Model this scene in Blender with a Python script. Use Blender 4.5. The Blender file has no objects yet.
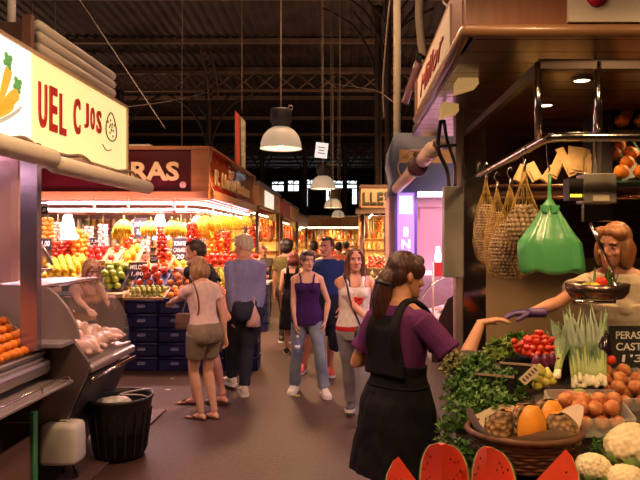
import bpy, bmesh, math, random
from mathutils import Vector as V, Matrix, Euler, noise
random.seed(7)
PI=math.pi
F=620.0; H=1.75
SC=bpy.context.scene; COL=SC.collection
def X(px,Y): return (px-350)*Y/F
def Z(py,Y): return H-(py-240)*Y/F
def P(px,py,Y): return V((X(px,Y),Y,Z(py,Y)))
# ---------------------------------------------------------------- materials
MATS={}
def mat(name,col,rough=.6,metal=0,emit=0,ecol=None,var=0,scale=20,bump=0,bscale=None,trans=0,alpha=1,coat=0,col2=None,kind='noise',sss=0,stretch=(1,1,1),spec=None):
    if name in MATS: return MATS[name]
    m=bpy.data.materials.new(name); m.use_nodes=True; nt=m.node_tree; b=nt.nodes['Principled BSDF']
    c=tuple(col)+(1,)
    b.inputs['Base Color'].default_value=c; b.inputs['Roughness'].default_value=rough; b.inputs['Metallic'].default_value=metal
    if emit: b.inputs['Emission Color'].default_value=tuple(ecol or col)+(1,); b.inputs['Emission Strength'].default_value=emit
    if trans: b.inputs['Transmission Weight'].default_value=trans; b.inputs['IOR'].default_value=1.3
    if spec is not None: b.inputs['Specular IOR Level'].default_value=spec
    if alpha<1: b.inputs['Alpha'].default_value=alpha
    if coat: b.inputs['Coat Weight'].default_value=coat; b.inputs['Coat Roughness'].default_value=.15
    if sss: b.inputs['Subsurface Weight'].default_value=sss; b.inputs['Subsurface Radius'].default_value=(.02,.008,.004); b.inputs['Subsurface Scale'].default_value=1
    if var or bump or col2:
        tc=nt.nodes.new('ShaderNodeTexCoord'); mp=nt.nodes.new('ShaderNodeMapping'); mp.inputs['Scale'].default_value=stretch
        nt.links.new(tc.outputs['Object'],mp.inputs['Vector'])
        if kind=='voronoi': n=nt.nodes.new('ShaderNodeTexVoronoi'); out=n.outputs['Distance']
        elif kind=='wave': n=nt.nodes.new('ShaderNodeTexWave'); n.inputs['Distortion'].default_value=3; out=n.outputs['Fac']
        else: n=nt.nodes.new('ShaderNodeTexNoise'); n.inputs['Detail'].default_value=5; out=n.outputs['Fac']
        n.inputs['Scale'].default_value=scale; nt.links.new(mp.outputs[0],n.inputs['Vector'])
        if var or col2:
            r=nt.nodes.new('ShaderNodeValToRGB'); nt.links.new(out,r.inputs[0])
            r.color_ramp.elements[0].position=.3; r.color_ramp.elements[1].position=.7
            if col2: r.color_ramp.elements[0].color=c; r.color_ramp.elements[1].color=tuple(col2)+(1,)
            else:
                r.color_ramp.elements[0].color=tuple(max(0,x*(1-var)) for x in col)+(1,); r.color_ramp.elements[1].color=tuple(min(1,x*(1+var)) for x in col)+(1,)
            nt.links.new(r.outputs[0],b.inputs['Base Color'])
        if bump:
            bp=nt.nodes.new('ShaderNodeBump'); bp.inputs['Strength'].default_value=bump; bp.inputs['Distance'].default_value=.02
            o2=out
            if bscale:
                n2=nt.nodes.new('ShaderNodeTexNoise'); n2.inputs['Scale'].default_value=bscale; nt.links.new(mp.outputs[0],n2.inputs['Vector']); o2=n2.outputs['Fac']
            nt.links.new(o2,bp.inputs['Height']); nt.links.new(bp.outputs[0],b.inputs['Normal'])
    MATS[name]=m; return m
# ---------------------------------------------------------------- tags
def tag(o,label=None,cat=None,group=None,kind=None):
    if label: o['label']=label
    if cat: o['category']=cat
    if group: o['group']=group
    if kind: o['kind']=kind
    return o
def thing(name,label,cat,loc=(0,0,0),rz=0,group=None):
    o=bpy.data.objects.new(name,None); COL.objects.link(o); o.location=loc; o.rotation_euler=(0,0,rz); o.empty_display_size=.1
    return tag(o,label,cat,group)
def wpos(p):
    v=V((0,0,0))
    while p is not None: v=v+V(p.location); p=p.parent
    return v
# ---------------------------------------------------------------- mesh builder
class MB:
    def __init__(s): s.bm=bmesh.new(); s.mi=0
    def _f(s,vs):
        try:
            f=s.bm.faces.new(vs); f.material_index=s.mi; f.smooth=True; return f
        except ValueError: return None
    def box(s,c,d,rot=None,bev=0):
        c=V(c); R=rot.to_matrix() if isinstance(rot,Euler) else (rot if rot is not None else Matrix.Identity(3))
        vs=[]
        for k in range(8):
            p=V(((k&1)-.5,((k>>1)&1)-.5,((k>>2)&1)-.5)); p=V((p.x*d[0],p.y*d[1],p.z*d[2])); vs.append(s.bm.verts.new(c+R@p))
        fs=[]
        for q in ((0,2,3,1),(4,5,7,6),(0,1,5,4),(2,6,7,3),(0,4,6,2),(1,3,7,5)):
            f=s._f([vs[i] for i in q]); f.smooth=False; fs.append(f)
        if bev:
            es=list({e for f in fs for e in f.edges}); bmesh.ops.bevel(s.bm,geom=es,offset=bev,segments=2,affect='EDGES',profile=.5)
        return s
    def bx(s,x0,x1,y0,y1,z0,z1,bev=0): return s.box(((x0+x1)/2,(y0+y1)/2,(z0+z1)/2),(abs(x1-x0),abs(y1-y0),abs(z1-z0)),bev=bev)
    def rings(s,rs,cap=True,closed=False):
        prev=None; allr=[]
        for r in rs:
            vs=[s.bm.verts.new(p) for p in r]; allr.append(vs)
            if prev:
                n=len(vs)
                for i in range(n): s._f([prev[i],prev[(i+1)%n],vs[(i+1)%n],vs[i]])
            prev=vs
        if closed:
            a,b=allr[-1],allr[0]; n=len(a)
            for i in range(n): s._f([a[i],a[(i+1)%n],b[(i+1)%n],b[i]])
        elif cap:
            s._f(list(reversed(allr[0]))); s._f(allr[-1])
        return s
    def tube(s,pts,rad,seg=10,cap=True,sub=1,flat=1.0,up=None,closed=False):
        pts=[V(p) for p in pts]
        if not isinstance(rad,(list,tuple)): rad=[rad]*len(pts)
        if sub>1: pts,rad=smooth_path(pts,rad,sub)
        n=len(pts); rs=[]; u=V(up) if up else None
        for i,p in enumerate(pts):
            if closed: t=(pts[(i+1)%n]-pts[i-1])
            else: t=(pts[min(i+1,n-1)]-pts[max(i-1,0)])
            if t.length<1e-9: t=V((0,0,1))
            t.normalize()
            if u is None: u=V((0,0,1)) if abs(t.z)<.9 else V((0,1,0))
            b=t.cross(u)
            if b.length<1e-6: b=t.cross(V((1,0,0)))
            b.normalize(); u2=b.cross(t).normalized(); u=u2
            rs.append([p+(b*math.cos(a)+u2*math.sin(a)*flat)*rad[i] for a in [2*PI*k/seg for k in range(seg)]])
        return s.rings(rs,cap,closed)
    def cyl(s,a,b,r,seg=14,r2=None): return s.tube([a,b],[r,r if r2 is None else r2],seg)
    def lathe(s,prof,c=(0,0,0),seg=20,rot=None,sc=(1,1)):
        c=V(c); R=rot or Matrix.Identity(3)
        return s.rings([[c+R@V((r*math.cos(a)*sc[0],r*math.sin(a)*sc[1],z)) for a in [2*PI*k/seg for k in range(seg)]] for r,z in prof])
    def ell(s,c,r,seg=12,rg=8,rot=None):
        c=V(c); R=rot.to_matrix() if isinstance(rot,Euler) else (rot or Matrix.Identity(3)); rs=[]
        for j in range(rg+1):
            t=-PI/2+PI*j/rg; t=max(-PI/2+.12,min(PI/2-.12,t))
            rs.append([c+R@V((r[0]*math.cos(t)*math.cos(a),r[1]*math.cos(t)*math.sin(a),r[2]*math.sin(t))) for a in [2*PI*k/seg for k in range(seg)]])
        return s.rings(rs)
    def prism(s,poly,d):
        a=[s.bm.verts.new(V(p)) for p in poly]; b=[s.bm.verts.new(V(p)+V(d)) for p in poly]; n=len(a)
        for f in [s._f(list(reversed(a))),s._f(b)]+[s._f([a[i],a[(i+1)%n],b[(i+1)%n],b[i]]) for i in range(n)]:
            if f: f.smooth=False
        return s
    def quad(s,a,b,c,d): f=s._f([s.bm.verts.new(V(p)) for p in (a,b,c,d)]); return s
    def build(s,name,m,parent=None,w=True,mod=None,flat=False,recalc=True):
        if recalc: bmesh.ops.recalc_face_normals(s.bm,faces=s.bm.faces[:])
        me=bpy.data.meshes.new(name)
        if flat:
            for f in s.bm.faces: f.smooth=False
        loc=V((0,0,0))
        if w:
            if parent is None:
                vs=[v.co for v in s.bm.verts]; loc=V(((min(v.x for v in vs)+max(v.x for v in vs))/2,(min(v.y for v in vs)+max(v.y for v in vs))/2,min(v.z for v in vs)))
                off=loc
            else: off=wpos(parent)
            for v in s.bm.verts: v.co-=off
        s.bm.to_mesh(me); s.bm.free()
        for mm in (m if isinstance(m,(list,tuple)) else [m]): me.materials.append(mm)
        o=bpy.data.objects.new(name,me); COL.objects.link(o); o.location=loc
        if parent is not None: o.parent=parent; o.location=(0,0,0)
        return o
def smooth_path(pts,rad,sub):
    op=[];orr=[];n=len(pts)
    for i in range(n-1):
        p0=pts[max(i-1,0)];p1=pts[i];p2=pts[i+1];p3=pts[min(i+2,n-1)]
        for k in range(sub):
            t=k/sub
            op.append(.5*((2*p1)+(p2-p0)*t+(2*p0-5*p1+4*p2-p3)*t*t+(3*p1-p0-3*p2+p3)*t**3)); orr.append(rad[i]*(1-t)+rad[i+1]*t)
    op.append(pts[-1]); orr.append(rad[-1]); return op,orr
def struct(name,mb,m): o=mb.build(name,m); o['kind']='structure'; return o
def dup(root,loc=None,rz=None,label=None,group=None,rot=None,scale=None):
    r=root.copy(); COL.objects.link(r)
    if loc is not None: r.location=loc
    if rz is not None: r.rotation_euler=(0,0,rz)
    if rot is not None: r.rotation_euler=rot
    if scale is not None: r.scale=(scale,)*3 if not isinstance(scale,tuple) else scale
    if label: r['label']=label
    if group: r['group']=group
    def rec(src,dst):
        for ch in list(src.children):
            c=ch.copy(); COL.objects.link(c); c.parent=dst; rec(ch,c)
    rec(root,r)
    return r
def text(body,w,h,c,u,v,m,parent=None,name='lettering',depth=.006,bold=0,shear=0,wpar=True):
    cu=bpy.data.curves.new('t','FONT'); cu.body=body; cu.size=1; cu.extrude=.02; cu.offset=bold; cu.shear=shear; cu.resolution_u=3
    cu.align_x='CENTER'; to=bpy.data.objects.new('t',cu); COL.objects.link(to)
    bpy.context.view_layer.update(); dg=bpy.context.evaluated_depsgraph_get()
    me=bpy.data.meshes.new_from_object(to.evaluated_get(dg)); bpy.data.objects.remove(to)
    xs=[q.co.x for q in me.vertices]; ys=[q.co.y for q in me.vertices]
    x0,x1,y0,y1=min(xs),max(xs),min(ys),max(ys); u=V(u).normalized(); v=V(v).normalized(); n=u.cross(v)
    c=V(c); off=wpos(parent) if (parent is not None and wpar) else V((0,0,0))
    for q in me.vertices:
        q.co=c-off+u*((q.co.x-(x0+x1)/2)/(x1-x0)*w)+v*((q.co.y-(y0+y1)/2)/(y1-y0)*h)+n*(q.co.z/.02*depth/2)
    me.materials.clear(); me.materials.append(m)
    o=bpy.data.objects.new(name,me); COL.objects.link(o)
    if parent is not None: o.parent=parent
    return o
def remesh(mb,voxel,smooth=2):
    """fuse everything collected so far into one continuous skin; returns a mesh"""
    me=bpy.data.meshes.new('r'); bmesh.ops.recalc_face_normals(mb.bm,faces=mb.bm.faces[:]); mb.bm.to_mesh(me); mb.bm.free()
    o=bpy.data.objects.new('r',me); COL.objects.link(o)
    md=o.modifiers.new('r','REMESH'); md.mode='VOXEL'; md.voxel_size=voxel; md.use_smooth_shade=True
    if smooth: sm=o.modifiers.new('s','SMOOTH'); sm.iterations=smooth; sm.factor=.5
    bpy.context.view_layer.update(); dg=bpy.context.evaluated_depsgraph_get()
    out=bpy.data.meshes.new_from_object(o.evaluated_get(dg)); bpy.data.objects.remove(o); bpy.data.meshes.remove(me)
    return out
def meshobj(me,name,m,parent,fold=0,fs=9,stretch=(1,1,.45)):
    if fold:
        ns=[v.normal.copy() for v in me.vertices]
        for v,n in zip(me.vertices,ns):
            q=V((v.co.x*fs*stretch[0],v.co.y*fs*stretch[1],v.co.z*fs*stretch[2]))
            v.co+=n*fold*(noise.noise(q)+.5*noise.noise(q*2.3))
    me.materials.clear()
    for mm in (m if isinstance(m,(list,tuple)) else [m]): me.materials.append(mm)
    o=bpy.data.objects.new(name,me); COL.objects.link(o); o.parent=parent
    return o
# ---------------------------------------------------------------- people
def skinmat(n,c): return mat('skin_'+n,c,.5,var=.08,scale=14,sss=.0,coat=.05)
def hairmat(n,c,c2=None): return mat('hair_'+n,c,.42,col2=c2 or tuple(x*1.9 for x in c),scale=60,stretch=(1,1,.12),bump=.5)
def cloth(n,c,rough=.85,var=.1,scale=25,bump=.15): return mat('cloth_'+n,c,rough,var=var,scale=scale,bump=bump,bscale=160,spec=.12)
def ik(a,b,l1,l2,hint):
    d=b-a; L=d.length
    if L>(l1+l2)*.995: b=a+d.normalized()*(l1+l2)*.995; d=b-a; L=d.length
    x=(l1*l1-l2*l2+L*L)/(2*L); hgt=math.sqrt(max(0,l1*l1-x*x)); dn=d.normalized()
    h=(hint-dn*hint.dot(dn)); h.normalize()
    return a+dn*x+h*hgt, b
TF=[(.80,.125,.10,.0),(.86,.165,.112,.006),(.93,.172,.118,.008),(1.0,.152,.105,.0),(1.08,.125,.09,-.004),(1.16,.132,.095,-.006),(1.25,.148,.104,-.004),(1.33,.150,.096,.004),(1.39,.138,.080,.01),(1.425,.09,.064,.014),(1.45,.065,.055,.016)]
TM=[(.80,.125,.105,.0),(.86,.155,.115,.0),(.93,.160,.115,.0),(1.0,.150,.108,-.004),(1.08,.148,.104,-.006),(1.16,.155,.108,-.006),(1.25,.172,.115,-.002),(1.33,.180,.108,.004),(1.39,.160,.088,.01),(1.43,.10,.068,.014),(1.455,.07,.058,.016)]
HEAD=[(-.118,.020,-.074,-.034),(-.106,.038,-.088,-.012),(-.085,.050,-.091,.012),(-.06,.059,-.090,.045),(-.03,.066,-.088,.072),(0,.072,-.086,.088),(.03,.075,-.091,.097),(.06,.073,-.086,.095),(.085,.062,-.068,.080),(.105,.040,-.040,.054),(.116,.014,-.010,.022)]
class Person:
    def __init__(s,label,loc,rz,h=1.65,sex='f',skin=('a',(.62,.33,.22)),lean=0,twist=0,side=0,head=(0,0,0),hands={},elbow={},feet={},toe={},curl=.5,hdir={},w=1.0,voxel=.008,group=None,footz=0,arms=1.0,foot_bare=False,hf=True,cat='person'):
        s.root=thing('person',label,cat,loc,rz,group); s.s=h/1.70; s.sex=sex; s.w=w; s.vox=voxel; k=s.s; s.arms=arms
        s.skin=skinmat(*skin); s.T0=V((0,0,.93*k)); s.R=Matrix.Rotation(twist,3,'Z')@Matrix.Rotation(lean,3,'X')@Matrix.Rotation(side,3,'Y')
        s.prof=TF if sex=='f' else TM
        sw=(.149 if sex=='f' else .168)*k*w**.5
        s.sh={'L':s.T(V((sw,.008*k,(1.352 if sex=='f' else 1.365)*k))),'R':s.T(V((-sw,.008*k,(1.352 if sex=='f' else 1.365)*k)))}
        s.neck=s.T(V((0,.016*k,1.43*k)))
        s.hR=s.R@Matrix.Rotation(-lean*.7,3,'X')@Matrix.Rotation(head[0],3,'Z')@Matrix.Rotation(head[1],3,'X')@Matrix.Rotation(head[2],3,'Y')
        s.hs=.96*k if sex=='f' else 1.02*k
        s.hc=s.T(V((0,-.005*k,1.487*k)))+s.hR@V((0,-.005,.088*k))
        s.el={};s.ha={}
        for q,sg in (('L',1),('R',-1)):
            t=hands.get(q); t=V(t) if t is not None else V((sg*(sw+.05),-.02*k,.84*k))
            hint=V(elbow.get(q,(sg*.4,1,-.2)))
            s.el[q],s.ha[q]=ik(s.sh[q],t,.285*k,.245*k,hint)
        s.hip={'L':V((.088*k*w,0,.90*k)),'R':V((-.088*k*w,0,.90*k))}
        s.kn={};s.an={};s.toe={}
        for q,sg in (('L',1),('R',-1)):
            t=feet.get(q); t=V(t) if t is not None else V((sg*.10,0,0)); t=t+V((0,0,.075*k+footz))
            s.kn[q],s.an[q]=ik(s.hip[q],t,.425*k,.425*k,V((sg*.05,-1,0)))
            a=toe.get(q,sg*.18); s.toe[q]=a
        s.curl=curl; s.hdir=hdir
        s.body(foot_bare,hf)
    def T(s,p):
        return s.T0+s.R@(p-s.T0)
    def ring(s,z,rx,ry,cy,n=20,k2=0):
        k=s.s; out=[]
        f=max(0,min(1,(z-.93)/.25))
        for i in range(n):
            a=2*PI*i/n; p=V((rx*s.w*k*math.copysign(abs(math.cos(a))**.85,math.cos(a)),(cy+ry*s.w*math.copysign(abs(math.sin(a))**.9,math.sin(a)))*k,z*k))
            q=s.T(p); out.append(p.lerp(q,f))
        return out
    def tr(s,z,off=0,tab=None):
        t=tab or s.prof
        if z<=t[0][0]: r=t[0]
        elif z>=t[-1][0]: r=t[-1]
        else:
            for a,b in zip(t,t[1:]):
                if a[0]<=z<=b[0]: f=(z-a[0])/(b[0]-a[0]); r=tuple(a[i]*(1-f)+b[i]*f for i in range(4)); break
        return (z,r[1]+off,r[2]+off,r[3])
    def torso(s,mb,z0,z1,off=0,flare=0,step=.04):
        n=max(2,int((z1-z0)/step)); rs=[]
        for i in range(n+1):
            z=z0+(z1-z0)*i/n; t=s.tr(z,off); f=flare*max(0,(1.08-z)) 
            rs.append(s.ring(z,t[1]+f,t[2]+f,t[3]))
        mb.rings(rs)
    def armp(s,mb,q,f0=0,f1=2,off=0,end=None):
        k=s.s*(.9 if s.sex=='f' else 1.05)*s.arms; a,e,h=s.sh[q],s.el[q],s.ha[q]
        S=[(0,.050),(.35,.046),(.8,.038),(1,.037),(1.25,.040),(1.6,.032),(2,.0235)]
        pts=[];rad=[]
        def at(f): return a.lerp(e,f) if f<=1 else e.lerp(h,f-1)
        def r(f):
            for (x0,r0),(x1,r1) in zip(S,S[1:]):
                if x0<=f<=x1: return r0+(r1-r0)*(f-x0)/(x1-x0)
            return S[-1][1]
        n=max(3,int((f1-f0)*7))
        for i in range(n+1):
            f=f0+(f1-f0)*i/n; pts.append(at(f)); rr=r(f)*k+off
            if end and i==n: rr+=end
            rad.append(rr)
        mb.tube(pts,rad,14)
    def legp(s,mb,q,f0=0,f1=2,off=0,flare=0,rk=1):
        k=s.s*s.w*rk; a,e,h=s.hip[q],s.kn[q],s.an[q]; S=[(0,.092),(.3,.083),(.8,.060),(1,.053),(1.3,.056),(1.75,.038),(2,.034)]
        def at(f): return a.lerp(e,f) if f<=1 else e.lerp(h,f-1)
        def r(f):
            for (x0,r0),(x1,r1) in zip(S,S[1:]):
                if x0<=f<=x1: return r0+(r1-r0)*(f-x0)/(x1-x0)
            return S[-1][1]
        n=max(3,int((f1-f0)*8)); pts=[];rad=[]
        for i in range(n+1):
            f=f0+(f1-f0)*i/n; pts.append(at(f)); rad.append(r(f)*k+off+flare*max(0,f-1)**2)
        mb.tube(pts,rad,16)
    def hand(s,q,vx):
        sg=1 if q=='L' else -1; k=s.s*(.92 if s.sex=='f' else 1.05); w=s.ha[q]; d=(w-s.el[q]).normalized()
        if q in s.hdir: d=V(s.hdir[q]).normalized()
        n=V((-sg,.1,0)) if abs(d.z)>.6 else V((0,0,-1))   # palm normal
        n=(n-d*n.dot(d)).normalized(); l=d.cross(n).normalized()*(-sg if True else 1)
        if l.y>0 and abs(d.z)>.6: l=-l
        mb=MB(); rs=[]
        for t,a,b in ((-.02,.024,.021),(.01,.027,.019),(.05,.038,.016),(.085,.040,.014),(.095,.037,.012)):
            rs.append([w+d*t*k+(l*math.cos(x)*a+n*math.sin(x)*b)*k for x in [2*PI*i/14 for i in range(14)]])
        mb.rings(rs)
        for i,(o,L) in enumerate(((.029,.072),(.010,.080),(-.010,.074),(-.028,.058))):
            p=w+d*.082*k+l*o*k; ang=.12; dd=d+l*o*3; dd.normalize(); pts=[p]; 
            c=s.curl*(1+.15*i)
            for j,fr in enumerate((.45,.3,.25)):
                ang+=c*(.5+.3*j); v=dd*math.cos(ang)+n*math.sin(ang); p=p+v*L*fr*k; pts.append(p)
            mb.tube(pts,[.0095*k,.009*k,.008*k,.0065*k],8)
        p=w+d*.02*k+l*.024*k; pts=[p]; 
        for j,(fr,a) in enumerate(((.035,.75),(.032,.45),(.025,.25))):
            v=d*math.cos(a)+l*math.sin(a)+n*.35*(1+s.curl*.6*j); p=p+v.normalized()*fr*k; pts.append(p)
        mb.tube(pts,[.014*k,.011*k,.0095*k,.007*k],8)
        return remesh(mb,vx,1)
    def body(s,bare,hf):
        k=s.s; mb=MB(); s.torso(mb,.80,1.45)
        # deltoids and shoulders
        for q,sg in (('L',1),('R',-1)):
            mb.ell(s.sh[q],(.052*k,.05*k,.05*k))
            mb.tube([s.neck+V((0,0,.0)),s.sh[q]+V((0,0,.012*k))],[.05*k,.04*k],12)
            s.armp(mb,q); s.legp(mb,q)
            a=s.toe[q]; an=s.an[q]; fd=V((math.sin(a),-math.cos(a),0)); sd=V((fd.y,-fd.x,0)); rs=[]
            z0=an.z-.072*k
            for t,hw,hh in ((-.055,.020,.03),(-.03,.030,.06),(0,.033,.075),(.05,.035,.06),(.10,.042,.036),(.14,.043,.027),(.175,.034,.02),(.19,.018,.014)):
                rs.append([V((an.x,an.y,z0))+fd*t*k+sd*math.cos(x)*hw*k+V((0,0,hh*k*(.5+.5*math.sin(x)))) for x in [2*PI*i/12 for i in range(12)]])
            mb.rings(rs)
        if s.sex=='f':
            for sg in (1,-1): mb.ell(s.T(V((sg*.068*k,-.072*k*s.w,1.255*k))),(.055*k,.05*k,.055*k))
        for sg in (1,-1): mb.ell(V((sg*.075*k*s.w,.058*k*s.w,.885*k)),(.08*k*s.w,.07*k*s.w,.09*k))
        nr=.050 if s.sex=='f' else .058
        mb.tube([s.neck-V((0,0,.03*k)),s.neck.lerp(s.hc,.5),s.hc+s.hR@V((0,.02,-.03))*s.hs],[nr*1.25*k,nr*k,nr*k],14)
        hv=min(s.vox,.007)
        body=remesh(mb,s.vox,3)
        # head
        hd=MB(); rs=[]
        for z,rx,yf,yb in HEAD:
            cy=(yf+yb)/2; ry=(yb-yf)/2
            rs.append([s.hc+s.hR@(V((rx*math.copysign(abs(math.cos(a))**.9,math.cos(a)),cy+ry*math.sin(a),z))*s.hs) for a in [2*PI*i/20 for i in range(20)]])
        hd.rings(rs)
        def L(x,y,z): return s.hc+s.hR@(V((x,y,z))*s.hs)
        hd.tube([L(0,-.080,.012),L(0,-.094,-.008),L(0,-.112,-.034),L(0,-.094,-.042)],[.007*s.hs,.009*s.hs,.013*s.hs,.010*s.hs],8)
        for sg in (1,-1):
            hd.ell(L(sg*.011,-.097,-.037),(.008*s.hs,)*3)
            hd.ell(L(sg*.073,.012,-.01),(.012*s.hs,.020*s.hs,.030*s.hs))
            hd.ell(L(sg*.040,-.066,-.030),(.022*s.hs,.018*s.hs,.018*s.hs))
            hd.ell(L(sg*.030,-.080,.024),(.022*s.hs,.012*s.hs,.008*s.hs))
        hd.ell(L(0,-.084,-.100),(.020*s.hs,.014*s.hs,.014*s.hs))
        hd.tube([L(0,.02,-.13),L(0,.015,-.05)],[nr*k*.95,nr*k*.95],14)
        hm=remesh(hd,hv*.8,2)
        inv=s.hR.transposed()
        for v in hm.vertices:
            q=(inv@(v.co-s.hc))/s.hs
            for sg in (1,-1):
                d2=((q.x-sg*.031)**2+(q.z-.002)**2)/(.016**2)
                if q.y<-.03: v.co+=s.hR@V((0,.009*math.exp(-d2)*s.hs,0))
        bm=bmesh.new(); bm.from_mesh(body); bm.from_mesh(hm)
        if hf:
            for q in 'LR': bm.from_mesh(s.hand(q,max(.0035,s.vox*.5)))
        else:
            for q in 'LR': bm.from_mesh(s.hand(q,.006))
        me=bpy.data.meshes.new('body'); bm.to_mesh(me); bm.free()
        for p in me.polygons: p.use_smooth=True
        meshobj(me,'body',s.skin,s.root)
        s.L=L
    def face(s,lip=(.55,.12,.12),brow=(.06,.03,.015),eye=True):
        hs=s.hs
        white=mat('eye_white',(.75,.7,.66),.3); iris=mat('eye_iris',(.03,.015,.01),.2)
        for sg in (1,-1):
            m=MB(); m.ell(s.L(sg*.031,-.0755,.001),(.0120*hs,.009*hs,.0060*hs),10,8,rot=s.hR); m.mi=1; m.ell(s.L(sg*.031,-.0825,.001),(.0055*hs,.004*hs,.0052*hs),8,6,rot=s.hR)
            m.build('eye',[white,iris],s.root,w=False)
            m=MB(); m.tube([s.L(sg*.014,-.089,.019),s.L(sg*.032,-.091,.026),s.L(sg*.050,-.080,.019)],[.0035*hs,.0042*hs,.002*hs],6,sub=3); m.build('eyebrow',mat('brow'+str(brow),brow,.8),s.root,w=False)
        m=MB(); m.tube([s.L(-.025,-.083,-.066),s.L(-.010,-.094,-.063),s.L(0,-.095,-.065),s.L(.010,-.094,-.063),s.L(.025,-.083,-.066)],[.002*hs,.006*hs,.0065*hs,.006*hs,.002*hs],8,sub=3)
        m.tube([s.L(-.018,-.087,-.072),s.L(0,-.094,-.073),s.L(.018,-.087,-.072)],[.002*hs,.006*hs,.002*hs],8,sub=3)
        m.build('lips',mat('lips'+str(lip),lip,.45),s.root,w=False)
    # ---- clothes
    def garment(s,name,m,fn,voxel=None,fold=.004,label=None,fs=9):
        mb=MB(); fn(mb); me=remesh(mb,voxel or s.vox,2); o=meshobj(me,name,m,s.root,fold,fs)
        if label: o['label']=label
        return o
    def bust(s,mb,off=.014):
        if s.sex=='f':
            k=s.s
            for sg in (1,-1): mb.ell(s.T(V((sg*.066*k,-.074*k*s.w,1.255*k))),(.056*k+off,.05*k+off,.056*k+off))
            mb.ell(s.T(V((0,-.07*k*s.w,1.25*k))),(.07*k,.04*k+off,.05*k))
    def shirt(s,m,hem=.88,sleeve=.55,off=.014,top=1.425,name='shirt',flare=.0,fold=.005,loose=.014,label=None):
        def fn(mb):
            s.torso(mb,hem,top,off,flare)
            for q in 'LR':
                mb.ell(s.sh[q],(.046*s.s+off,)*3); mb.tube([s.neck-V((0,0,.035*s.s)),s.sh[q]],[.040*s.s+off,.040*s.s+off],12)
                s.armp(mb,q,0,sleeve,off+.004,end=loose)
            s.bust(mb,off)
        return s.garment(name,m,fn,fold=fold,label=label)
    def tank(s,m,hem=.86,top=1.30,off=.011,flare=0,name='top',strapx=.075,sr=.007,fold=.004,back=True,label=None,zt=1.41):
        def fn(mb):
            s.torso(mb,hem,top,off,flare); s.bust(mb,off); k=s.s
            for sg in (1,-1):
                f=s.tr(top,off); pts=[]
                yf=f[3]-f[2]*s.w; yb=f[3]+f[2]*s.w
                pts=[V((sg*strapx*k,(yf+.012)*k,(top-.03)*k)),V((sg*strapx*k,(yf+.016)*k,(top+.04)*k)),V((sg*(strapx+.012)*k,-.03*k,(zt+.002)*k)),V((sg*(strapx+.012)*k,.03*k,(zt+.014)*k)),V((sg*strapx*k,(yb-.01)*k,(top+.05)*k)),V((sg*strapx*k,(yb-.01)*k,(top-.03)*k))]
                mb.tube([s.T(p) for p in pts],sr*k*1.6,8,sub=4)
        return s.garment(name,m,fn,voxel=min(s.vox,.007),fold=fold,label=label)
    def trousers(s,m,top=.99,end=1.93,off=.012,flare=0,name='trousers',fold=.006,rk=1):
        def fn(mb):
            s.torso(mb,.80,top,off)
            for q in 'LR': s.legp(mb,q,0,end,off,flare,rk)
            for sg in (1,-1): mb.ell(V((sg*.075*s.s*s.w,.058*s.s*s.w,.885*s.s)),((.08*s.w+off)*s.s,(.07*s.w+off)*s.s,(.09*s.w+off)*s.s))
        return s.garment(name,m,fn,fold=fold)
    def skirt(s,m,top=1.0,hem=.5,r0=.03,r1=.06,name='skirt',fold=.012,off=.016):
        def fn(mb):
            rs=[];n=12
            for i in range(n+1):
                f=i/n; z=top+(hem-top)*f
                t=s.tr(max(z,.90),off); rs.append(s.ring(z,t[1]+r0*f+r1*f*f,t[2]+r0*f+r1*f*f*.7,t[3]))
            mb.rings(list(reversed(rs)))
        return s.garment(name,m,fn,fold=fold,fs=12)
    def belt(s,m,z=.985,off=.02):
        mb=MB(); a=s.tr(z-.016,off); b=s.tr(z+.016,off); mb.rings([s.ring(z-.016,*a[1:]),s.ring(z+.016,*b[1:])]); return mb.build('belt',m,s.root,w=False)
    def shoes(s,m,sole=None,boost=1.12,name='shoe'):
        k=s.s*boost
        for q in 'LR':
            a=s.toe[q]; an=s.an[q]; fd=V((math.sin(a),-math.cos(a),0)); sd=V((fd.y,-fd.x,0)); z0=an.z-.075*s.s; mb=MB(); rs=[]
            for t,hw,hh in ((-.066,.022,.05),(-.05,.034,.085),(-.01,.039,.092),(.04,.040,.078),(.09,.045,.055),(.14,.047,.045),(.18,.038,.036),(.20,.020,.026)):
                rs.append([V((an.x,an.y,z0))+fd*t*k+sd*math.cos(x)*hw*k+V((0,0,.012+hh*k*(.5+.5*math.sin(x)))) for x in [2*PI*i/14 for i in range(14)]])
            mb.rings(rs); o=mb.build(name,m,s.root,w=False)
            sm=MB(); out=[]
            for t,hw in ((-.07,.025),(-.05,.038),(0,.042),(.05,.042),(.1,.049),(.15,.049),(.19,.038),(.208,.018)): out.append((t,hw))
            poly=[V((an.x,an.y,z0-.002))+fd*t*k+sd*hw*k for t,hw in out]+[V((an.x,an.y,z0-.002))+fd*t*k-sd*hw*k for t,hw in reversed(out)]
            sm.prism(poly,(0,0,.026*k)); c=sm.build('sole',sole or mat('sole_white',(.7,.68,.62),.7),o,w=False)
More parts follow.
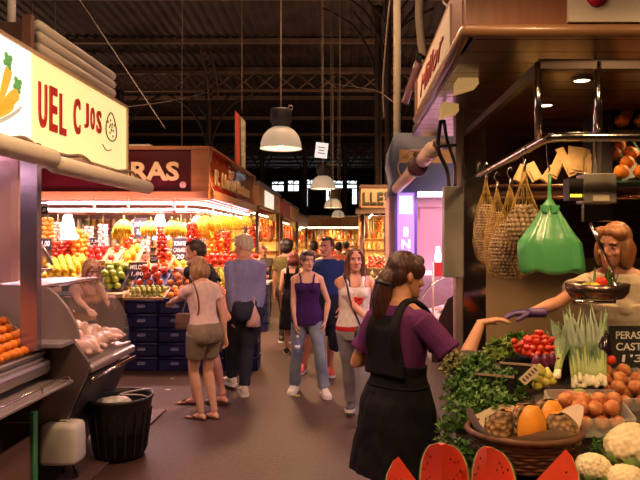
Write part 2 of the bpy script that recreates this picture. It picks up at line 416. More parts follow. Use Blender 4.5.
    def flipflops(s,m):
        k=s.s
        for q in 'LR':
            a=s.toe[q]; an=s.an[q]; fd=V((math.sin(a),-math.cos(a),0)); sd=V((fd.y,-fd.x,0)); z0=an.z-.088*s.s; sm=MB()
            out=((-.065,.022),(-.05,.036),(0,.038),(.05,.040),(.11,.049),(.16,.048),(.2,.036),(.212,.014))
            b=V((an.x,an.y,z0)); poly=[b+fd*t*k+sd*hw*k for t,hw in out]+[b+fd*t*k-sd*hw*k for t,hw in reversed(out)]
            sm.prism(poly,(0,0,.018)); o=sm.build('flip_flop',m,s.root,w=False); t=MB()
            for g in (1,-1): t.tube([b+fd*.155*k+V((0,0,.03)),b+fd*.10*k+sd*g*.03*k+V((0,0,.055*k)),b+fd*.03*k+sd*g*.044*k+V((0,0,.02))],.006,6,sub=4)
            t.build('thong_strap',m,o,w=False)
    # ---- hair
    def hair(s,m,style='short',tail=None,vox=.007,part=None,fold=.004):
        hs=s.hs; mb=MB(); L=s.L
        def e(c,r): mb.ell(L(*c),tuple(x*hs for x in r),16,12,rot=s.hR)
        if style!='balding': e((0,.022,.035),(.083,.101,.094))
        if style in('short','m'): e((0,.05,0.0),(.078,.066,.075)); e((0,-.045,.095),(.05,.04,.028))
        if style=='balding': e((0,.030,.030),(.083,.090,.086)); e((0,.055,-.005),(.078,.06,.07)); e((0,-.02,.085),(.055,.06,.035))
        if style=='bob':
            for sg in (1,-1): e((sg*.074,.005,-.045),(.034,.066,.088)); e((sg*.05,-.045,.075),(.045,.045,.035))
            e((0,.068,-.04),(.092,.060,.090)); e((0,-.055,.085),(.055,.035,.028))
        if style=='long':
            for sg in (1,-1):
                mb.tube([L(sg*.03,-.055,.09),L(sg*.070,-.035,.03),L(sg*.080,-.02,-.06),L(sg*.085,-.03,-.15),L(sg*.075,-.055,-.23),L(sg*.06,-.07,-.28)],[.03*hs,.030*hs,.030*hs,.028*hs,.022*hs,.01*hs],10,sub=4)
            mb.tube([L(0,.06,.03),L(0,.085,-.06),L(0,.075,-.16),L(0,.07,-.25)],[.07*hs,.065*hs,.055*hs,.02*hs],12,sub=3)
        if style in('tail','bun'):
            e((0,.045,0.0),(.080,.068,.075)); e((0,-.05,.085),(.058,.038,.034))
            for sg in (1,-1): e((sg*.062,-.02,.035),(.022,.06,.05))
            if style=='bun': e((0,.06,.095),(.055,.05,.048)); e((0,.03,.055),(.094,.10,.085)); e((0,.06,-.01),(.085,.062,.07))
        if style=='afro': e((0,.02,.04),(.115,.115,.105)); e((0,.05,-.02),(.10,.09,.09))
        if tail: mb.tube([L(*p) for p in tail[0]],[r*hs for r in tail[1]],12,sub=4)
        me=remesh(mb,vox,3); return meshobj(me,'hair',m,s.root,fold*.7,60,(1,1,.18))
    def wp(s,v):   # local -> world
        return s.root.location+Matrix.Rotation(s.root.rotation_euler.z,3,'Z')@V(v)
# ---------------------------------------------------------------- palette
IRON=mat('dark_iron',(.05,.032,.024),.6,.3,var=.3,scale=6)
PURL=mat('purlin_steel',(.17,.105,.07),.6,.2,var=.2,scale=4)
ROOFM=mat('roof_sheet',(.045,.027,.020),.6,.2,var=.5,scale=1.2)
STEEL=mat('brushed_steel',(.50,.46,.44),.34,.85,var=.08,scale=3,bump=.03)
STEELD=mat('dull_steel',(.36,.32,.31),.5,.5,var=.12,scale=5)
CHROME=mat('chrome',(.72,.68,.66),.14,1)
MIRROR=mat('mirror_steel',(.42,.38,.36),.12,1,bump=.25,scale=2.5)
DARK=mat('dark_panel',(.035,.028,.028),.6,var=.2,scale=6)
BLACK=mat('black_plastic',(.012,.011,.012),.45)
WHITE=mat('white_paint',(.78,.76,.72),.5)
OFFW=mat('off_white',(.62,.60,.55),.55,var=.06,scale=8)
WOOD=mat('varnished_wood',(.34,.13,.045),.4,col2=(.44,.18,.065),scale=2,stretch=(1,1,6),coat=.3)
WOODD=mat('dark_wood',(.07,.026,.014),.38,col2=(.11,.042,.02),scale=3,stretch=(1,1,7),coat=.3)
WOODL=mat('pale_wood',(.55,.33,.15),.6,col2=(.66,.43,.22),scale=5,stretch=(1,1,6))
WINE=mat('wine_red',(.065,.002,.006),.35,coat=.2)
GOLD=mat('gold_leaf',(.85,.62,.28),.45)
def glass(n='clear_glass',c=(.9,.95,.94),r=.04,a=.13):
    return mat(n,c,r,alpha=a)
GLASS=glass(c=(.35,.36,.36),a=.10)
def lit(n,c,e): return mat(n,c,.5,emit=e,ecol=c)
TUBEP=lit('pink_tube_light',(1,.62,.86),9)
TUBEW=lit('warm_tube_light',(1,.86,.62),7)
# ---------------------------------------------------------------- floor and hall
def floormat():
    m=bpy.data.materials.new('market_floor'); m.use_nodes=True; nt=m.node_tree; b=nt.nodes['Principled BSDF']; tc=nt.nodes.new('ShaderNodeTexCoord')
    n1=nt.nodes.new('ShaderNodeTexNoise'); n1.inputs['Scale'].default_value=.9; n1.inputs['Detail'].default_value=6
    n2=nt.nodes.new('ShaderNodeTexNoise'); n2.inputs['Scale'].default_value=55; n2.inputs['Detail'].default_value=3
    r=nt.nodes.new('ShaderNodeValToRGB'); r.color_ramp.elements[0].color=(.050,.021,.013,1); r.color_ramp.elements[1].color=(.088,.042,.027,1); r.color_ramp.elements[0].position=.35; r.color_ramp.elements[1].position=.68
    mx=nt.nodes.new('ShaderNodeMix'); mx.data_type='RGBA'; mx.blend_type='MULTIPLY'; mx.inputs['Factor'].default_value=.55
    for n in (n1,n2): nt.links.new(tc.outputs['Object'],n.inputs['Vector'])
    r2=nt.nodes.new('ShaderNodeValToRGB'); r2.color_ramp.elements[0].position=.38; r2.color_ramp.elements[1].position=.62; r2.color_ramp.elements[0].color=(.35,.33,.33,1)
    nt.links.new(n1.outputs['Fac'],r.inputs[0]); nt.links.new(n2.outputs['Fac'],r2.inputs[0]); nt.links.new(r.outputs[0],mx.inputs['A']); nt.links.new(r2.outputs[0],mx.inputs['B']); nt.links.new(mx.outputs['Result'],b.inputs['Base Color'])
    rr=nt.nodes.new('ShaderNodeMapRange'); rr.inputs['To Min'].default_value=.38; rr.inputs['To Max'].default_value=.75; nt.links.new(n1.outputs['Fac'],rr.inputs['Value']); nt.links.new(rr.outputs[0],b.inputs['Roughness'])
    bp=nt.nodes.new('ShaderNodeBump'); bp.inputs['Strength'].default_value=.35; bp.inputs['Distance'].default_value=.01; nt.links.new(n2.outputs['Fac'],bp.inputs['Height']); nt.links.new(bp.outputs[0],b.inputs['Normal'])
    return m
m=MB(); m.bx(-30,30,-4,72,-.1,0); struct('floor',m,floormat())
m=MB(); m.bx(-6,-1.88,.6,6.35,0,.02,bev=.006); struct('trim_1',m,mat('stall_plinth',(.10,.055,.06),.45,var=.25,scale=12))
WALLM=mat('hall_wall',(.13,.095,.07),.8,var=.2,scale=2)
m=MB(); m.bx(-30.3,-30,-4,72,0,14); struct('wall_left',m,WALLM)
m=MB(); m.bx(30,30.3,-4,72,0,14); struct('wall_right',m,WALLM)
m=MB(); m.bx(-30,30,-4.3,-4,0,14); struct('wall_back',m,WALLM)
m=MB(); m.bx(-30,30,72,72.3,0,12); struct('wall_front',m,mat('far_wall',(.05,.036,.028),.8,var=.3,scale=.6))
# corrugated roof, falling away from the camera
def zr(y): return 12.0-.0667*y if y<47 else 12.0-.0667*47+(y-47)*.05
m=MB(); n=460
for ya,yb in ((-4,47),(47,72)):
    prev=None
    for i in range(n+1):
        x=-30+60*i/n; dz=.05*math.cos(2*PI*x/.39)
        a=m.bm.verts.new((x,ya,zr(ya)+dz+(0.0))); b=m.bm.verts.new((x,yb,zr(yb-.001)+dz))
        if prev: f=m._f([prev[0],a,b,prev[1]]); f.smooth=False
        prev=(a,b)
struct('ceiling',m,ROOFM)
for i,(y,hh) in enumerate(((6,.16),(10,.16),(14,.16),(18,.16),(22,.16),(26,.18),(29.5,.18),(34,.2),(38.2,.2),(42.5,.2),(46.5,.5),(52,.22),(57,.22),(62,.22),(67,.22))):
    m=MB(); z=zr(y)-.09-hh; m.bx(-29.9,29.9,y-.09,y+.09,z,z+hh); struct('trim_%d'%(i+2),m,PURL)
# lattice beam
def lattice(y,z0,z1,x0,x1,st,name,r=.05):
    m=MB(); m.bx(x0,x1,y-.08,y+.08,z1-.1,z1); m.bx(x0,x1,y-.08,y+.08,z0,z0+.1); x=x0
    while x<x1-st/2:
        for a,b in ((z0,z1),(z1,z0)): m.cyl((x,y,a+(.05 if a<b else -.05)),(x+st,y,b+(-.05 if a<b else .05)),r,6)
        x+=st
    o=m.build(name,PURL if y<30 else IRON); o['kind']='structure'; return o
lattice(28,9.35-.9,9.35,-29,29,.95,'trim_20',.045)
lattice(45,8.0,8.75,-29,29,1.1,'trim_21',.05)
lattice(58,6.9,7.9,-29,29,1.3,'trim_22',.05)
# iron columns with curved brackets
def column(x,y,top,r,label,bra=True):
    t=thing('iron_column',label,'column',(x,y,0),group='cast iron roof columns'); m=MB()
    m.lathe([(r*1.9,0),(r*1.9,.25),(r*1.2,.35),(r,.6),(r*.9,top-.4),(r*1.5,top-.15),(r*1.6,top)],(0,0,0),14); m.build('shaft',IRON,t,w=False)
    if bra:
        for sg in (1,-1):
            b=MB(); b.tube([(0,0,top-3.0),(sg*.25,0,top-1.8),(sg*.9,0,top-.7),(sg*2.0,0,top-.05)],.055,8,sub=5); b.tube([(sg*.05,0,top-1.2),(sg*.9,0,top-.15)],.035,6)
            b.build('bracket',IRON,t,w=False)
    return t
for x,y,r,l in ((X(378,22.5),22.5,.13,'slim dark iron column just left of the far boxed letter sign'),(X(388,21),21,.12,'dark iron column rising behind the blue stall fascia'),(X(209,27.9),27.9,.13,'dark iron column above the red corner stall sign'),(X(120,27.9),27.9,.13,'dark iron column left of the red corner stall'),(X(305,45),45,.18,'far iron column beside the bright end windows'),(X(345,45),45,.18,'far iron column between the distant lamps and letter sign'),(X(262,45),45,.18,'far iron column left of the bright end windows'),(X(498,27.9),27.9,.13,'iron column hidden behind the right hand stall')):
    column(x,y,zr(y)-.3 if y>30 or y<25 else 8.4,r,l)
# arched rib rising to the left
m=MB(); y=27.6
pp=[P(209,100,y),P(206,75,y),P(200,48,y),P(190,20,y),P(176,-8,y),P(158,-30,y)]
a=[Vv for Vv in pp]; m.tube(a,.06,8,sub=4); b=[q+V((.42,0,.05)) for q in pp]; m.tube(b,.05,8,sub=4)
a2,_=smooth_path(a,[1]*6,4); b2,_=smooth_path(b,[1]*6,4)
for i in range(len(a2)-1): m.cyl(a2[i],b2[i+1],.025,5)
o=m.build('trim_30',PURL); o['kind']='structure'
# bright openings in the end wall
Yw=71.9
DAY=lit('daylight_pane',(.80,.88,1.0),1.5)
wi=0
def window(px0,px1,py0,py1,nm=3):
    global wi; wi+=1
    x0,x1,z1,z0=X(px0,Yw),X(px1,Yw),Z(py0,Yw),Z(py1,Yw)
    m=MB(); m.bx(x0,x1,Yw-.02,Yw+.02,z0,z1); w=m.build('window_%d'%wi,DAY); w['kind']='structure'
    f=MB(); t=.09
    f.bx(x0-t,x1+t,Yw-.15,Yw+.05,z1,z1+t); f.bx(x0-t,x1+t,Yw-.15,Yw+.05,z0-t,z0)
    for i in range(nm+1): xx=x0+(x1-x0)*i/nm; f.bx(xx-t/2,xx+t/2,Yw-.15,Yw+.05,z0,z1)
    f.bx(x0,x1,Yw-.15,Yw+.05,z0+(z1-z0)*.6,z0+(z1-z0)*.6+.05)
    c=f.build('window_frame',IRON,w)
window(272,284,182,191,2); window(288,299,181,191,2); window(303,326,180,188,3); window(329,357,181,188,4); window(303,308,189,206,1); window(326,331,189,206,1); window(352,357,189,204,1); window(240,262,183,190,2); window(440,470,181,190,3); window(200,230,183,190,2)
# hanging cables and rods
CAB=mat('grey_cable',(.19,.145,.10),.6)
def cable(pts,r,label,group='thin cables hanging from the roof',name='hanging_cable',m_=CAB):
    m=MB(); m.tube(pts,r,6,sub=1 if len(pts)<3 else 6); return tag(m.build(name,m_),label,'cable',group)
def vcable(px,Y,py1,r=.008,label=''): cable([(X(px,Y),Y,Z(py1,Y)),(X(px,Y),Y,zr(Y)-.1)],r,label)
vcable(182,9.5,148,.008,'thin cable dropping from the roof onto the red corner stall')
vcable(242,12.4,112,.008,'thin cable holding up the red and white pennant')
vcable(331,15,210,.01,'thin cable dropping beside the second pendant lamp')
vcable(340,12,235,.006,'faint thin cable right of the small far lamps')
vcable(55,9.5,140,.01,'thin cable behind the slatted grey shutter box')
vcable(32,7,60,.012,'thin cable at the brown corner post of the carrot sign')
cable([P(70,-15,9),P(120,60,11),P(165,128,13)],.009,'long diagonal cable crossing the dark roof at the left')
cable([P(126,107,10),P(170,101,12),P(208,92,16)],.01,'pale cable stretched from the yellow sign to the arched rib')
cable([P(320,82,14),P(355,87,13),P(377,91,12),P(393,102,8.6)],.008,'slack cable looping to the pale vertical pipe')
cable([P(390,0,9),P(386,40,9),P(383,85,9),P(384,118,9)],.012,'dark cable hanging behind the pale vertical pipe')
# pendant lamps
SHADE=mat('lamp_enamel',(.78,.70,.56),.4,emit=.16,ecol=(1,.78,.5))
def pendant(x,y,z,r,label,top=None,e=6.0):
    t=thing('pendant_lamp',label,'lamp',(x,y,z),group='industrial pendant lamps over the aisle'); top=top or zr(y)-.1
    m=MB(); pr=[(r*1.02,0),(r,.02),(r*.97,r*.3),(r*.86,r*.62),(r*.66,r*.88),(r*.42,r*1.04),(r*.40,r*1.04-.015),(r*.62,r*.86),(r*.83,r*.6),(r*.94,r*.3),(r*.985,.02)]
    m.rings([[V((q*math.cos(a),q*math.sin(a),zz)) for a in [2*PI*k/28 for k in range(28)]] for q,zz in pr],cap=False,closed=True); m.build('lamp_shade',SHADE,t,w=False)
    m=MB(); m.lathe([(r*.40,r*1.0),(r*.44,r*1.1),(r*.44,r*1.25),(r*.52,r*1.3),(r*.52,r*1.85),(r*.48,r*1.92),(.02,r*1.93)],(0,0,0),18); m.build('gear_housing',mat('lamp_housing',(.045,.045,.05),.5),t,w=False)
    m=MB(); m.lathe([(.03,r*.9),(r*.20,r*.75),(r*.28,r*.45),(r*.2,r*.2),(.02,r*.12)],(0,0,0),14); m.build('bulb',lit('lamp_bulb',(1,.86,.60),e),t,w=False)
    m=MB(); m.tube([(0,0,r*1.9),(0,0,top-z)],.012,6); m.build('rod',mat('lamp_rod',(.42,.34,.24),.5),t,w=False)
    m=MB(); m.tube([(r*.3,0,r*1.9),(r*.42,0,r*2.1),(r*.55,0,r*2.05),(r*.5,0,r*1.85)],.008,6,sub=4); m.build('hook',mat('lamp_rod',(.42,.34,.24),.5),t,w=False)
    return t
PEND=[(X(281,9),9,Z(149,9),.30,'large cream pendant lamp with black housing, nearest over the aisle'),
(X(323,15),15,Z(189,15),.30,'second pendant lamp, just below the small white hanging placard'),
(X(333,21),21,Z(208,21),.30,'third pendant lamp, smaller and beside the bright end window'),
(X(338,29),29,Z(217,29),.30,'farthest and smallest pendant lamp over the aisle end'),
(-.55,3.6,3.75,.30,'unseen added pendant lamp above the aisle just over the camera'),(-.6,-.5,3.9,.30,'unseen added pendant lamp above the aisle behind the camera')]  # last two hang out of view, added to light the aisle
for a in PEND: pendant(*a)
# white placard and pennant
t=thing('hanging_placard','small white price placard hanging above the second pendant lamp','sign',P(321.5,158,13))
m=MB(); R=Matrix.Rotation(.12,3,'Y'); m.box((0,0,.16),(.26,.012,.32),rot=R); m.build('card',lit('placard_glow_white',(.8,.85,.9),.35),t,w=False)  # card glows by itself, its brightness put into the material
m=MB()
for z,wd in ((.22,.16),(.16,.12),(.10,.17)): m.box((0.0,-.009,z),(wd,.004,.018),rot=R)
m.build('print',mat('placard_ink',(.15,.15,.2),.7),t,w=False)
m=MB(); m.cyl((0,0,.32),(0,0,8.5),.006,5); m.build('cord',CAB,t,w=False)
t=thing('hanging_pennant','tall red and pale pennant hanging above the red stall roof','banner',P(241,186,12.4))
def strip(px0,px1,py0,py1,Y,m_,n,sl=0):
    m=MB(); c=wpos(t); rs=[]
    for i in range(9):
        f=i/8; y=Y+.03*math.sin(f*7); a=P(px0+sl*f,py0+(py1-py0)*f,y); b=P(px1+sl*.3*f,py0+(py1-py0)*f+(6*(1-f)),y)
        rs.append([a+V((0,-.008,0)),b+V((0,-.008,0)),b+V((0,.008,0)),a+V((0,.008,0))])
    m.rings(rs); m.build(n,m_,t)
strip(235,240,110,176,12.4,mat('pennant_red',(.62,.10,.05),.7),'red_cloth')
strip(240.8,245.5,116,180,12.5,mat('pennant_pale',(.52,.50,.30),.7,var=.3,scale=9),'pale_cloth')
# ---------------------------------------------------------------- produce prototypes (kept below as first of each pile)
ORANGE=mat('orange_peel',(.86,.25,.015),.42,bump=.25,scale=90,var=.1)
def lathe_fruit(name,prof,m_,seg=14,stem=None,sc=(1,1),bend=0):
    mb=MB(); mb.lathe(prof,seg=seg,sc=sc)
    if stem: mb.mi=1; mb.cyl((0,0,stem[0]),(stem[1]*.15,0,stem[0]+stem[1]),stem[2],6)
    me=bpy.data.meshes.new(name); bmesh.ops.recalc_face_normals(mb.bm,faces=mb.bm.faces[:]); mb.bm.to_mesh(me); mb.bm.free()
    for q in (m_ if isinstance(m_,(list,tuple)) else [m_]): me.materials.append(q)
    return me
STEM=mat('fruit_stem',(.10,.12,.03),.7)
def roundprof(r,top=.10,bot=.05,n=9,sq=1.0):
    pr=[(r*.02,-r*sq*(1-bot*2))]
    for i in range(1,n):
        t=-PI/2+PI*i/n; z=r*sq*math.sin(t); q=r*math.cos(t)
        pr.append((q,z))
    pr.append((r*.10,r*sq*(1-top))); pr.append((r*.02,r*sq*(1-top*2.4))); return pr
MESH={}
MESH['orange']=lathe_fruit('orange',roundprof(1,.02,.01,sq=.95),[ORANGE,STEM],stem=(.90,.08,.07))
MESH['mandarin']=lathe_fruit('mandarin',roundprof(1,.06,.03,sq=.86),[mat('mandarin_peel',(.90,.27,.012),.38,bump=.2,scale=60),STEM],stem=(.74,.1,.08))
MESH['apple']=lathe_fruit('apple',roundprof(1,.18,.10,sq=.9),[mat('red_apple',(.42,.018,.012),.3,col2=(.60,.09,.02),scale=2.5,coat=.3),STEM],stem=(.5,.5,.05))
MESH['green_apple']=lathe_fruit('green_apple',roundprof(1,.18,.10,sq=.9),[mat('green_apple',(.33,.42,.04),.35,var=.2,scale=2,coat=.3),STEM],stem=(.5,.5,.05))
MESH['peach']=lathe_fruit('peach',roundprof(1,.14,.04,sq=.93),[mat('peach_skin',(.40,.07,.03),.6,col2=(.66,.34,.10),scale=1.6),STEM],stem=(.7,.15,.05))
MESH['tomato']=lathe_fruit('tomato',roundprof(1,.12,.05,sq=.85),[mat('tomato_skin',(.62,.02,.008),.22,coat=.5,col2=(.75,.06,.012),scale=1.5),mat('tomato_calyx',(.08,.18,.02),.7)],stem=(.72,.16,.12))
MESH['lemon']=lathe_fruit('lemon',[(.02,-1.3),(.16,-1.24),(.22,-1.08),(.55,-.85),(.82,-.45),(.9,0),(.82,.45),(.55,.85),(.25,1.05),(.12,1.16),(.02,1.18)],mat('lemon_peel',(.85,.60,.03),.42,bump=.2,scale=40))
MESH['pear']=lathe_fruit('pear',[(.02,-.95),(.4,-.92),(.8,-.65),(.98,-.2),(.92,.25),(.62,.7),(.42,1.1),(.3,1.4),(.1,1.52),(.02,1.5)],[mat('pear_skin',(.52,.50,.08),.45,var=.15,scale=3),STEM],stem=(1.45,.4,.05))
MESH['walnut']=lathe_fruit('walnut',roundprof(1,.02,.02,sq=1.1),mat('walnut_shell',(.30,.16,.07),.7,var=.35,scale=4,bump=.6))
MESH['bell_pepper']=lathe_fruit('bell_pepper',[(.02,-1.0),(.5,-1.05),(.75,-.85),(.82,-.3),(.95,.3),(.93,.75),(.6,.98),(.3,.85),(.02,.82)],[mat('green_pepper',(.10,.30,.02),.25,coat=.5),STEM],stem=(.8,.5,.13))
MESH['red_pepper']=lathe_fruit('red_pepper',[(.02,-1.2),(.5,-1.2),(.72,-.95),(.82,-.3),(.95,.3),(.93,.75),(.6,.98),(.3,.85),(.02,.82)],[mat('red_pepper',(.55,.02,.01),.22,coat=.5),STEM],stem=(.8,.5,.13))
MESH['cream_pepper']=lathe_fruit('pale_pepper',[(.02,-1.5),(.2,-1.4),(.5,-.8),(.7,0),(.75,.6),(.5,.9),(.02,.8)],[mat('pale_pepper',(.52,.50,.16),.35,col2=(.25,.36,.05),scale=2),STEM],stem=(.8,.5,.13))
MESH['onion']=lathe_fruit('onion',[(.02,-.8),(.3,-.82),(.8,-.5),(1,0),(.8,.5),(.35,.8),(.15,1.05),(.1,1.3),(.02,1.3)],mat('onion_skin',(.62,.45,.22),.4,var=.25,scale=3))
def fruit(kind,loc,r,label,cat,group,name=None,rot=None):
    o=bpy.data.objects.new(name or kind,MESH[kind]); COL.objects.link(o); o.location=loc; o.scale=(r,r,r)
    o.rotation_euler=rot if rot is not None else (random.uniform(-.6,.6),random.uniform(-.6,.6),random.uniform(0,6.28))
    return tag(o,label,cat,group)
def surf(px0,px1,yb,yt,Yn,Yf): # tilted plane: returns corners near-left, near-right, far-left, far-right
    return P(px0,yb,Yn),P(px1,yb,Yn),V((X(px0,Yn),Yf,Z(yt,Yf))),V((X(px1,Yn),Yf,Z(yt,Yf)))
def pile(kind,c,r,label,cat,group,layers=1,name=None,mx=90,sp=2.0,lying=False,jit=.08):
    """fruits packed in staggered rows on the tilted plane c"""
    a,b,d,e=c; u=(b-a); v=(d-a); nu=max(1,int(u.length/(r*sp))); nv=max(1,int(v.length/(r*sp*.92))); n=u.normalized().cross(v.normalized())
    if n.z<0: n=-n
    k=0
    for l in range(layers):
        for j in range(nv-l):
            for i in range(nu-(j+l)%2-l//2):
                if k>=mx: return
                fu=(i+.5+(.5 if (j+l)%2 else 0)+l*.25)/nu; fv=(j+.5+l*.5)/nv
                if fu>1: continue
                p=a+u*fu+v*fv+n*(r*.95+l*r*1.5)+V((random.uniform(-1,1),random.uniform(-1,1),random.uniform(-.5,.5)))*r*jit
                rot=None
                if lying: rot=(PI/2+random.uniform(-.3,.3),random.uniform(-.4,.4),random.uniform(-.8,.8))
                fruit(kind,p,r*random.uniform(.94,1.05),label,cat,group,name,rot); k+=1
def tray(c,label,m_,wall=.05,th=.015,name='produce_tray',depth=.0,group=None):
    a,b,d,e=c; u=(b-a).normalized(); v=(d-a).normalized(); n=u.cross(v)
    if n.z<0: n=-n
    g=.012; a2=a-u*g-v*g; b2=b+u*g-v*g; d2=d-u*g+v*g; e2=e+u*g+v*g
    t=thing(name,label,'tray',a2-n*.02,group=group)
    m=MB(); m.prism([a2-n*th,b2-n*th,e2-n*th,d2-n*th],n*th*.9); m.build('base',m_,t)
    for p,q in ((a2,b2),(b2,e2),(e2,d2),(d2,a2)):
        s=(q-p).normalized(); o=s.cross(n).normalized()*th
        m=MB(); m.prism([p-n*th,q-n*th,q-n*th+o,p-n*th+o],n*(wall+th)); m.build('side',m_,t)
    return t
def support(c,y_front,z0,label,m_,name='display_stand'):
    """solid stand under a tilted tray plane down to z0"""
    a,b,d,e=c; a,b,d,e=[q-V((0,0,.035)) for q in (a,b,d,e)]
    m=MB(); m.rings([[V((a.x,a.y,z0)),V((d.x,d.y,z0)),d,a],[V((b.x,b.y,z0)),V((e.x,e.y,z0)),e,b]]); 
    return tag(m.build(name,m_,flat=True),label,'stand')
CHALK=mat('chalkboard_black',(.010,.010,.011),.6); CHALKW=mat('chalk_white',(.75,.75,.72),.9)
def board(px0,px1,py0,py1,Y,lines,label,tilt=.15,frame=False,stick=True,yaw=0):
    w=(px1-px0)*Y/F; h=(py1-py0)*Y/F; c=P((px0+px1)/2,py1,Y); t=thing('price_board',label,'price board',c)
    R=Matrix.Rotation(yaw,3,'Z')@Matrix.Rotation(-tilt,3,'X'); m=MB(); m.box(R@V((0,0,h/2)),(w,.012,h),rot=R,bev=.002); m.build('slate',CHALK,t,w=False)
    n=len(lines); hh=h*.82/n
    for i,(s,sz) in enumerate(lines):
        cc=c+R@V((0,-.008,h-h*.09-hh*(i+.5))); text(s,w*.84*sz,hh*.66,cc,R@V((1,0,0)),R@V((0,0,1)),CHALKW,t,depth=.002,bold=.012,shear=.1)
    if stick: m=MB(); m.cyl((0,.01,-.12),(0,.01,h*.3),.005,6); m.build('stick',STEELD,t,w=False)
    return t
# ---------------------------------------------------------------- STALL A (near left)
SX=-2.2
ta=thing('market_stall','near left market stall with bright backlit sign boards and grey shutter box','stall',(-3.4,4.3,0))
zt,zb=3.045,2.415
m=MB(); m.bx(SX-.10,SX,2.2,4.28,zb,zt,bev=.006); m.build('carrot_sign_panel',lit('sign_white',(1,.96,.90),.55),ta)
m=MB(); m.bx(SX-.10,SX,4.30,6.1,zb,zt,bev=.006); m.build('lettered_sign_panel',lit('sign_cream',(1,.78,.34),.50),ta)
m=MB(); m.bx(SX-.11,SX+.012,2.2,6.11,zt,zt+.025); m.bx(SX-.11,SX+.012,2.2,6.11,zb-.03,zb); m.bx(SX-.11,SX+.014,6.1,6.125,zb,zt); m.build('sign_trim',mat('sign_trim',(.55,.40,.25),.5),ta)
RED=mat('sign_red',(.42,.02,.015),.5,emit=.12)
for s,y0,y1,z0,z1 in (('U',4.37,4.487,2.55,2.87),('E',4.53,4.645,2.55,2.88),('L',4.687,4.79,2.55,2.86),('C',4.924,5.04,2.60,2.89),('J',5.127,5.20,2.68,2.89),('O',5.246,5.325,2.69,2.88),('S',5.37,5.47,2.68,2.88)):
    text(s,y1-y0,z1-z0,(SX+.006,(y0+y1)/2,(z0+z1)/2),(0,1,0),(0,0,1),RED,ta,depth=.012,bold=.02)
m=MB(); cy,cz=5.70,2.79
m.tube([(SX+.006,cy+.12*math.cos(a)*(1-.35*math.sin(a)),cz+.13*math.sin(a)) for a in [2*PI*i/18 for i in range(18)]],.006,6,closed=True,cap=False)
for i in range(11): a=i*2.4; m.ell((SX+.006,cy+.08*math.cos(a)*(i/11+.2),cz+.08*math.sin(a)*(i/11+.2)),(.006,.010,.014),6,4)
m.tube([(SX+.006,5.50,2.60),(SX+.006,5.58,2.56),(SX+.006,5.70,2.58)],.005,6,sub=4)
m.build('outline_drawing',mat('drawing_ink',(.10,.04,.03),.6),ta)
CAR=mat('carrot_orange',(.80,.36,.04),.6,emit=.45); CG=mat('carrot_leaf',(.08,.25,.06),.7,emit=.6)
def relief(pts,m_,n,th=.006): m=MB(); m.prism([V((SX,y,z)) for y,z in pts],(th,0,0)); return m.build(n,m_,ta)
def carrot(y0,z0,y1,z1,w):
    d=V((y1-y0,z1-z0)).normalized(); p=V((-d.y,d.x)); c0=V((y0,z0)); c1=V((y1,z1)); L=(c1-c0).length
    a=[c0+d*L*f+p*w*q for f,q in ((0,.5),(.06,.9),(.25,1),(.6,.8),(.9,.4),(1,.0))]; b=[c0+d*L*f-p*w*q for f,q in ((.9,.4),(.6,.8),(.25,1),(.06,.9),(0,.5))]
    relief([(q.x,q.y) for q in a+b],CAR,'carrot_picture')
carrot(4.0,2.86,3.885,2.60,.040); carrot(4.105,2.725,3.83,2.53,.045); carrot(4.04,2.64,3.74,2.47,.042)
for (y,z) in ((3.985,2.90),(4.10,2.775)):
    m=MB()
    for i in range(9): a=i*.72; r=.018+.022*(i%2); m.lathe([(.020,0),(.020,.006),(.001,.007)],(SX,y+r*math.cos(a),z+r*math.sin(a)),8,rot=Matrix.Rotation(PI/2,3,'Y'))
    m.build('leaf_picture',CG,ta)
relief([(4.17,2.66),(4.12,2.60),(4.0,2.53),(3.8,2.44),(3.85,2.49),(4.02,2.57)],mat('picture_grey',(.35,.35,.28),.7,emit=.5),'shadow_picture',.003)
# roof deck, slatted soffit
m=MB(); m.bx(-5.2,SX-.1,1.6,6.1,2.50,2.56); m.bx(SX-.5,SX-.1,6.04,6.1,2.42,3.0); m.build('canopy_roof',DARK,ta)
PINKW=mat('pale_pink_board',(.72,.55,.54),.45)
for i in range(16):
    x=-2.36-i*.17; m=MB(); m.bx(x-.07,x+.07,1.7,6.0,2.44,2.47); m.build('soffit_slat',PINKW,ta)
# shutter box above the sign
SH=mat('shutter_grey',(.58,.56,.47),.5)
for i in range(4):
    m=MB(); z=3.08+i*.085; m.tube([(-2.36,4.68,z+.035),(-2.36,6.14,z+.035)],[.045,.045],8); m.build('shutter_slat',SH,ta)
m=MB(); m.bx(-2.62,-2.40,4.68,6.14,3.06,3.40); m.build('shutter_box',mat('shutter_dark',(.10,.08,.06),.6),ta)
BP=mat('brown_post_paint',(.18,.085,.05),.5,var=.2,scale=8)
m=MB(); m.bx(-2.385,-2.315,4.50,4.55,3.04,3.39,bev=.004); m.build('brown_post',BP,ta); m=MB(); m.bx(-2.85,-2.39,4.52,4.56,3.10,3.34); m.build('brown_beam',mat('brown_beam_paint',(.09,.045,.03),.5),ta)
m=MB(); m.bx(-2.42,-2.36,6.15,6.22,3.04,3.33); m.build('brown_post',BP,ta)
m=MB(); m.cyl((-2.51,4.60,3.04),(-2.51,4.60,4.2),.03,8); m.build('pale_pipe',OFFW,ta)
